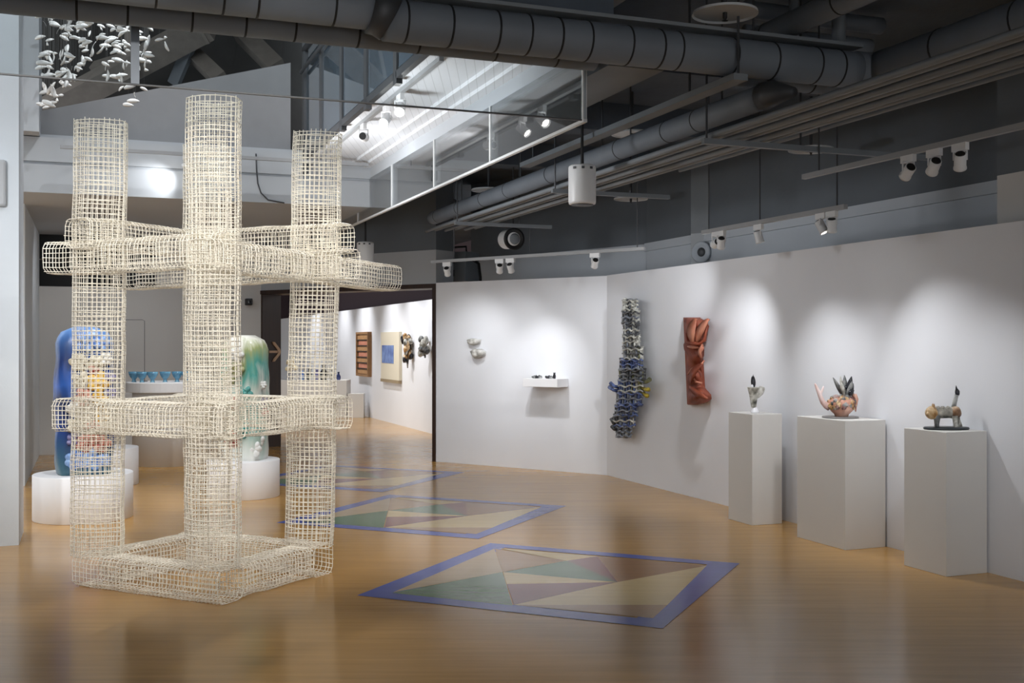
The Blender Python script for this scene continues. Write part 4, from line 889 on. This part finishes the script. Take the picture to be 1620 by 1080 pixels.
# hanging leaves
lm = MB(); petal(lm, (0, 0, -.052), (0, 0, .052), .040, .0018, .012)
leaf0 = None; th0 = None; rnd = random.Random(77); spots = []
for _ in range(150): spots.append((rnd.uniform(63, 150), rnd.uniform(12, 172)))
for _ in range(52): spots.append((rnd.uniform(156, 204), rnd.uniform(22, 126)))
for _ in range(22): spots.append((rnd.uniform(216, 240), rnd.uniform(28, 112)))
spots += [(252, 63), (262, 60), (264, 73), (203, 166), (211, 160), (228, 141), (192, 140), (206, 137), (214, 150), (184, 122)]
LEAF_ZT = 6.9
for i, (px, py) in enumerate(spots):
    if i < 150 and (px-63)*1.0+(py-60)*0.8 > 110 and py > 100: continue
    p = at(px, py, rnd.uniform(9.7, 11.0))
    if pq(p)[0] < -0.47: p = at(px+4, py, 10.9)
    r_ = thing('hanging_leaf', 'white paper-thin leaf hanging on a thread in the dark upper left void', 'hanging leaf', p, 0, 'white leaves hanging in the void')
    if leaf0 is None:
        leaf0 = lm.build('leaf_blade', M_LEAF, r_, True); th0 = MB().tube([(0, 0, 0), (0, 0, 1)], .0007, 3).build('thread', M_THREAD, r_); lf, th = leaf0, th0
    else:
        lf = leaf0.copy(); COL.objects.link(lf); lf.parent = r_; th = th0.copy(); COL.objects.link(th); th.parent = r_
    s = rnd.uniform(.65, 1.25); lf.scale = (s, s, s)
    flat = rnd.random() < .75
    lf.rotation_euler = (rnd.uniform(-.7, .7), (PI/2+rnd.uniform(-.5, .5)) if flat else rnd.uniform(-.4, .4), rnd.uniform(0, 6.28) if not flat else rnd.uniform(-.8, .8))
    th.scale = (1, 1, LEAF_ZT+.1-p.z)
# cable on the back fascia, box on the front pillar
mb = MB(); cq = QF-.012
def fp(px, py):
    t_ = (px-CX)/F; # plane q = cq
    s_ = cq/(0.934-0.357*t_)  # Y when X = t*Y : q = -.357X+.934Y
    return at(px, py, s_)
mb.tube([fp(405, 243), fp(406, 270), fp(408, 290), fp(413, 305), fp(424, 316), fp(450, 321)], .008, 6); o = mb.build('cable', M_STEEL, None, True); tag(o, 'thin grey cable curving down the slab edge beside the lattice column', 'cable')
bx = W(-.72, 9.545, 0); t_ = at(-8, 288, bx.y)
o = MB().box((0, 0, 0), (.14, .05, .37)).build('junction_box', mat('box_grey', (170, 173, 176), .5), bevel=.02); o.location = (at(-6, 288, 8.62).x, 0, 0)
pbx = pq(at(-6, 288, 8.6))[0]; o.location = W(pbx, 9.525, at(-6, 288, 8.6).z); o.rotation_euler = (0, 0, ROT_A); tag(o, 'rounded grey box on the pillar at the far left edge', 'junction box')

# ================================================================== TRACK LIGHTS
HEAD = None
def track(A, B, label, top=4.0, rods=(0.1, 0.9)):
    A = Vector(A); B = Vector(B); t = thing('light_track', label, 'light track', A, 0, 'ceiling light tracks')
    d = B-A; n = Vector((-d.y, d.x, 0)).normalized()
    mb = MB(); c = d/2; L = d.length; mb.box(c, (L, .036, .034), math.atan2(d.y, d.x)); mb.build('rail', M_RAIL, t)
    for u in rods: mb = MB(); p = d*u; mb.tube([p+Vector((0, 0, .015)), p+Vector((0, 0, top-A.z))], .006, 6); mb.build('rod', M_STEEL, t)
    return A, B
SPOTS = []
def head(P, target, label, lens, rz=0.0, power=0, size=35, blend=.6, col=(.97, .98, 1), k=1.0):
    """a track spot hanging at P, aimed at target; power > 0 gives it its real light"""
    P = Vector(P); target = Vector(target); t = thing('track_spotlight', label, 'spotlight', P, 0, 'track spotlights')
    MB().box((0, 0, -.045*k), (.13*k, .034*k, .055*k), rz).build('adapter', M_LAMP, t)
    hc = Vector((0, 0, -.135*k)); d = (target-(P+hc)).normalized()
    sd = d.cross(Vector((0, 0, 1)));
    if sd.length < .05: sd = Vector((1, 0, 0))
    sd.normalize()
    mb = MB()
    for s in (-1, 1): mb.tube([Vector((0, 0, -.072*k))+sd*s*.042*k, hc+sd*s*.042*k], .006*k, 6)
    mb.tube([Vector((0, 0, -.072*k))-sd*.046*k, Vector((0, 0, -.072*k))+sd*.046*k], .007*k, 6); mb.build('yoke', M_LAMP, t)
    MB().lathe([(.001, -.05*k), (.036*k, -.05*k), (.040*k, -.045*k), (.040*k, .05*k), (.044*k, .055*k), (.044*k, .068*k), (.036*k, .068*k), (.034*k, .045*k), (.001, .045*k)], 20, hc, d).build('housing', M_LAMP, t, True)
    MB().lathe([(.001, -.055*k), (.030*k, -.055*k), (.034*k, -.05*k)], 16, hc, d).build('heat_sink', M_LAMPD, t)
    MB().lathe([(.001, .050*k), (.034*k, .050*k), (.034*k, .047*k), (.001, .047*k)], 20, hc, d).build('lens', lens, t)
    if power > 0: SPOTS.append((P+hc+d*.085*k, target, power, size, blend, col))
    return t
z1_ = 2.78; p1_ = 4.72
track(W(p1_, 6.55, z1_), W(p1_, 2.2, z1_), 'white light track nearest the camera at the right edge', rods=(.04, .85))
def q_at(px, p): return pq(onp(px, 543, p))[1]
RZ_A = math.atan2(DA.y, DA.x)
head(W(p1_, q_at(1437, p1_), z1_), W(5.6, 8.5, 1.0), 'left white spotlight of three on the near right track', M_LENSO, RZ_A, 40, 40, .9, k=.85)
head(W(p1_, q_at(1478, p1_), z1_), W(5.65, 7.35, 1.05), 'middle white spotlight of three on the near right track', M_LENSO, RZ_A, 40, 40, .9, k=.85)
head(W(p1_, q_at(1519, p1_), z1_), W(5.67, 6.1, 1.0), 'right white spotlight of three on the near right track', M_LENSO, RZ_A, 40, 50, 1, k=.85)
p2_ = 5.15; z2_ = 2.60
track(W(p2_, q_at(1112, p2_), z2_), W(p2_, q_at(1338, p2_), z2_), 'light track along the middle of the right wall', rods=(.05, .45, .95))
head(W(p2_, q_at(1299, p2_), z2_), W(5.62, 6.25, 1.0), 'left of two lit spotlights near the end of the middle track', M_LENS, RZ_A, 42, 88, 1, k=.85)
head(W(p2_, q_at(1316, p2_), z2_), W(5.6, 7.35, 1.0), 'right, brightest spotlight near the end of the middle track', M_LENSB, RZ_A, 16, 80, 1, k=.85)
head(W(p2_, q_at(1200, p2_), z2_), W(5.6, 7.7, .9), 'single white spotlight halfway along the middle track', M_LENSO, RZ_A, 36, 88, 1, k=.85)
head(W(p2_, q_at(1133, p2_), z2_), onp(1000, 500, RW), 'lit spotlight at the far end of the middle track', M_LENSB, RZ_A, 110, 44, 1, k=.85)
head(W(p2_, q_at(1141, p2_), z2_), W(5.72, 9.5, 1.0), 'dim spotlight beside the lit one at the far end of the middle track', M_LENSO, RZ_A, 62, 86, 1, k=.85)
TA = at(683, 414, 13.5); TA.z = 2.6; TB = at(1020, 393, 11.6); TB.z = 2.6
track(TA, TB, 'light track running parallel to the centre wall', rods=(.12, .97))
for i, (px, tx, ty, pw, sz, lab, ln) in enumerate(((707, 742, 590, 34, 84, 'leftmost spotlight on the track before the centre wall', M_LENSO), (790, 790, 600, 26, 84, 'second spotlight from the left on the centre wall track', M_LENSO), (807, 862, 612, 46, 60, 'third spotlight from the left on the centre wall track', M_LENSO), (941, 905, 600, 26, 84, 'rightmost spotlight on the centre wall track', M_LENSO))):
    u = 0.0
    for j in range(400):
        p = TA.lerp(TB, j/400)
        if CX+F*p.x/p.y >= px: u = j/400; break
    head(TA.lerp(TB, u), onc(tx, ty), lab, ln, ROT_C, pw, sz, .95, k=.9)
# upstairs spots over the void
ZU = 3.655; PU = 2.36
track(W(PU, 12.2, ZU), W(PU, 7.6, ZU), 'upper light track under the walkway edge', top=3.68, rods=(.1, .5, .9))
head(W(PU, q_at(633, PU), ZU), Vector((-.8, 5.5, .9)), 'dazzling upper spotlight facing the camera', M_LENSB, RZ_A, 150, 40, .6)
head(W(PU, q_at(611, PU), ZU), Vector((-1.9, 6.9, 1.4)), 'second dazzling upper spotlight to its lower left', M_LENSB, RZ_A, 120, 50, .6)
head(W(PU, q_at(575, PU), ZU), W(3.0, 11.6, 3.66), 'upper spotlight near the slab corner lighting the pale soffit', M_LENSO, RZ_A, 14, 80, .9)
track(W(-.3, 12.1, 3.60), W(2.9, 12.1, 3.60), 'light track under the back edge of the void', top=3.74, rods=(.1, .9))
head(W(.95, 12.1, 3.60), W(.6, 12.4, 3.3), 'small bright spotlight beside the lattice column on the slab edge', M_LENSB, ROT_A, 14, 80, .8, k=.8)

# ================================================================== LIGHT
def spot(P, T, power, size=50, blend=.7, col=(.97, .98, 1), r=.04):
    L = bpy.data.lights.new('head_or_fill', 'SPOT'); L.energy = power; L.spot_size = math.radians(size); L.spot_blend = blend; L.color = col; L.shadow_soft_size = r  # used for track heads and for added fixtureless fill
    o = bpy.data.objects.new('head_or_fill_light', L); COL.objects.link(o); o.location = P
    o.rotation_euler = (Vector(T)-Vector(P)).to_track_quat('-Z', 'Y').to_euler(); return o
for s in SPOTS: spot(*s)
WARM = (1, .93, .82)
# spots without fixtures: exhibit lighting first, then added fill for floor, void, walls
spot(W(-1.2, 3.6, 3.6), tower_base+Vector((0, 0, 1.7)), 420, 44, .7, (1, .965, .91))
spot(W(1.4, 3.2, 3.6), tower_base+Vector((0, 0, 1.4)), 300, 48, .8, (1, .965, .91))
spot(W(.4, 9.3, 3.7), D1c+Vector((0, 0, 1.0)), 120, 50, .7)
spot(W(1.9, 10.2, 3.7), D3c+Vector((0, 0, .9)), 120, 50, .7)
spot(W(1.2, 14.2, 3.1), Tc+Vector((0, 0, 1.1)), 100, 60, .7)
spot(W(2.4, 9.0, 2.95), W(2.3, 8.9, 0), 60, 84, 1)  # this and the next: added fill for the floor, no fixture
spot(W(3.3, 7.4, 2.9), W(3.2, 7.4, 0), 55, 76, 1)
spot(W(1.0, 11.0, 6.5), at(150, 90, 10.4), 260, 50, .8)  # added fill for leaves, parapet and upper wall, through the next two
spot(W(1.0, 10.0, 6.3), W(1.0, 12.6, 4.2), 150, 100, .9)
spot(W(.2, 9.8, 5.6), W(3.1, 10.2, 5.2), 160, 110, 1, r=.25)
spot(W(1.3, 8.4, 2.75), W(2.7, 8.6, 3.68), 125, 120, 1, r=.2)  # added pair of mid-air uplights brightening the walkway soffit
spot(W(1.4, 10.6, 2.75), W(2.7, 10.8, 3.68), 125, 120, 1, r=.2)
spot(W(.2, 15.0, 3.1), W(-.6, 17.1, 1.2), 22, 110, .9)  # added pair brightening the back-left wall, no fixtures
spot(W(1.2, 15.0, 3.1), W(.9, 17.1, 1.2), 16, 110, .9)
spot(W(-1.3, 7.2, 2.9), W(-1.0, 9.55, 1.5), 130, 100, 1)  # added to brighten the front-left pillar, no fixture
# next room
for px, pw in ((578, 90), (622, 80), (653, 80), (681, 80), (545, 80), (500, 80)):
    a = onp(px, 560, P2); q_ = pq(a)[1]; spot(W(P2-1.15, q_-.1, 3.2), W(P2, q_, 1.3), pw*1.5, 80, 1)
spot(Vector((ct.x+.3, ct.y-1.5, 3.3)), ct+Vector((0, 0, .9)), 160, 60, .8)
spot(W(2.8, 20.5, 3.4), W(4.2, 20.5, 0), 180, 100, .9, WARM)
w = bpy.data.worlds.new('gallery_air'); SC.world = w; w.use_nodes = True
bg = w.node_tree.nodes['Background']; bg.inputs['Color'].default_value = (0.95, 0.975, 1.0, 1); bg.inputs['Strength'].default_value = 1.65

# ================================================================== CAMERA
cam = bpy.data.cameras.new('camera'); cam.sensor_width = 36; cam.lens = F*36/1620; cam.shift_y = (HY-540)/1620; cam.clip_end = 200
co = bpy.data.objects.new('camera', cam); COL.objects.link(co); co.location = (0, 0, CH); co.rotation_euler = (PI/2, 0, 0); SC.camera = co
SC.view_settings.view_transform = 'Standard'; SC.view_settings.look = 'None'; SC.view_settings.gamma = 1.0; SC.view_settings.exposure = 0.32
try: SC.view_settings.use_curve_mapping = False
except Exception: pass
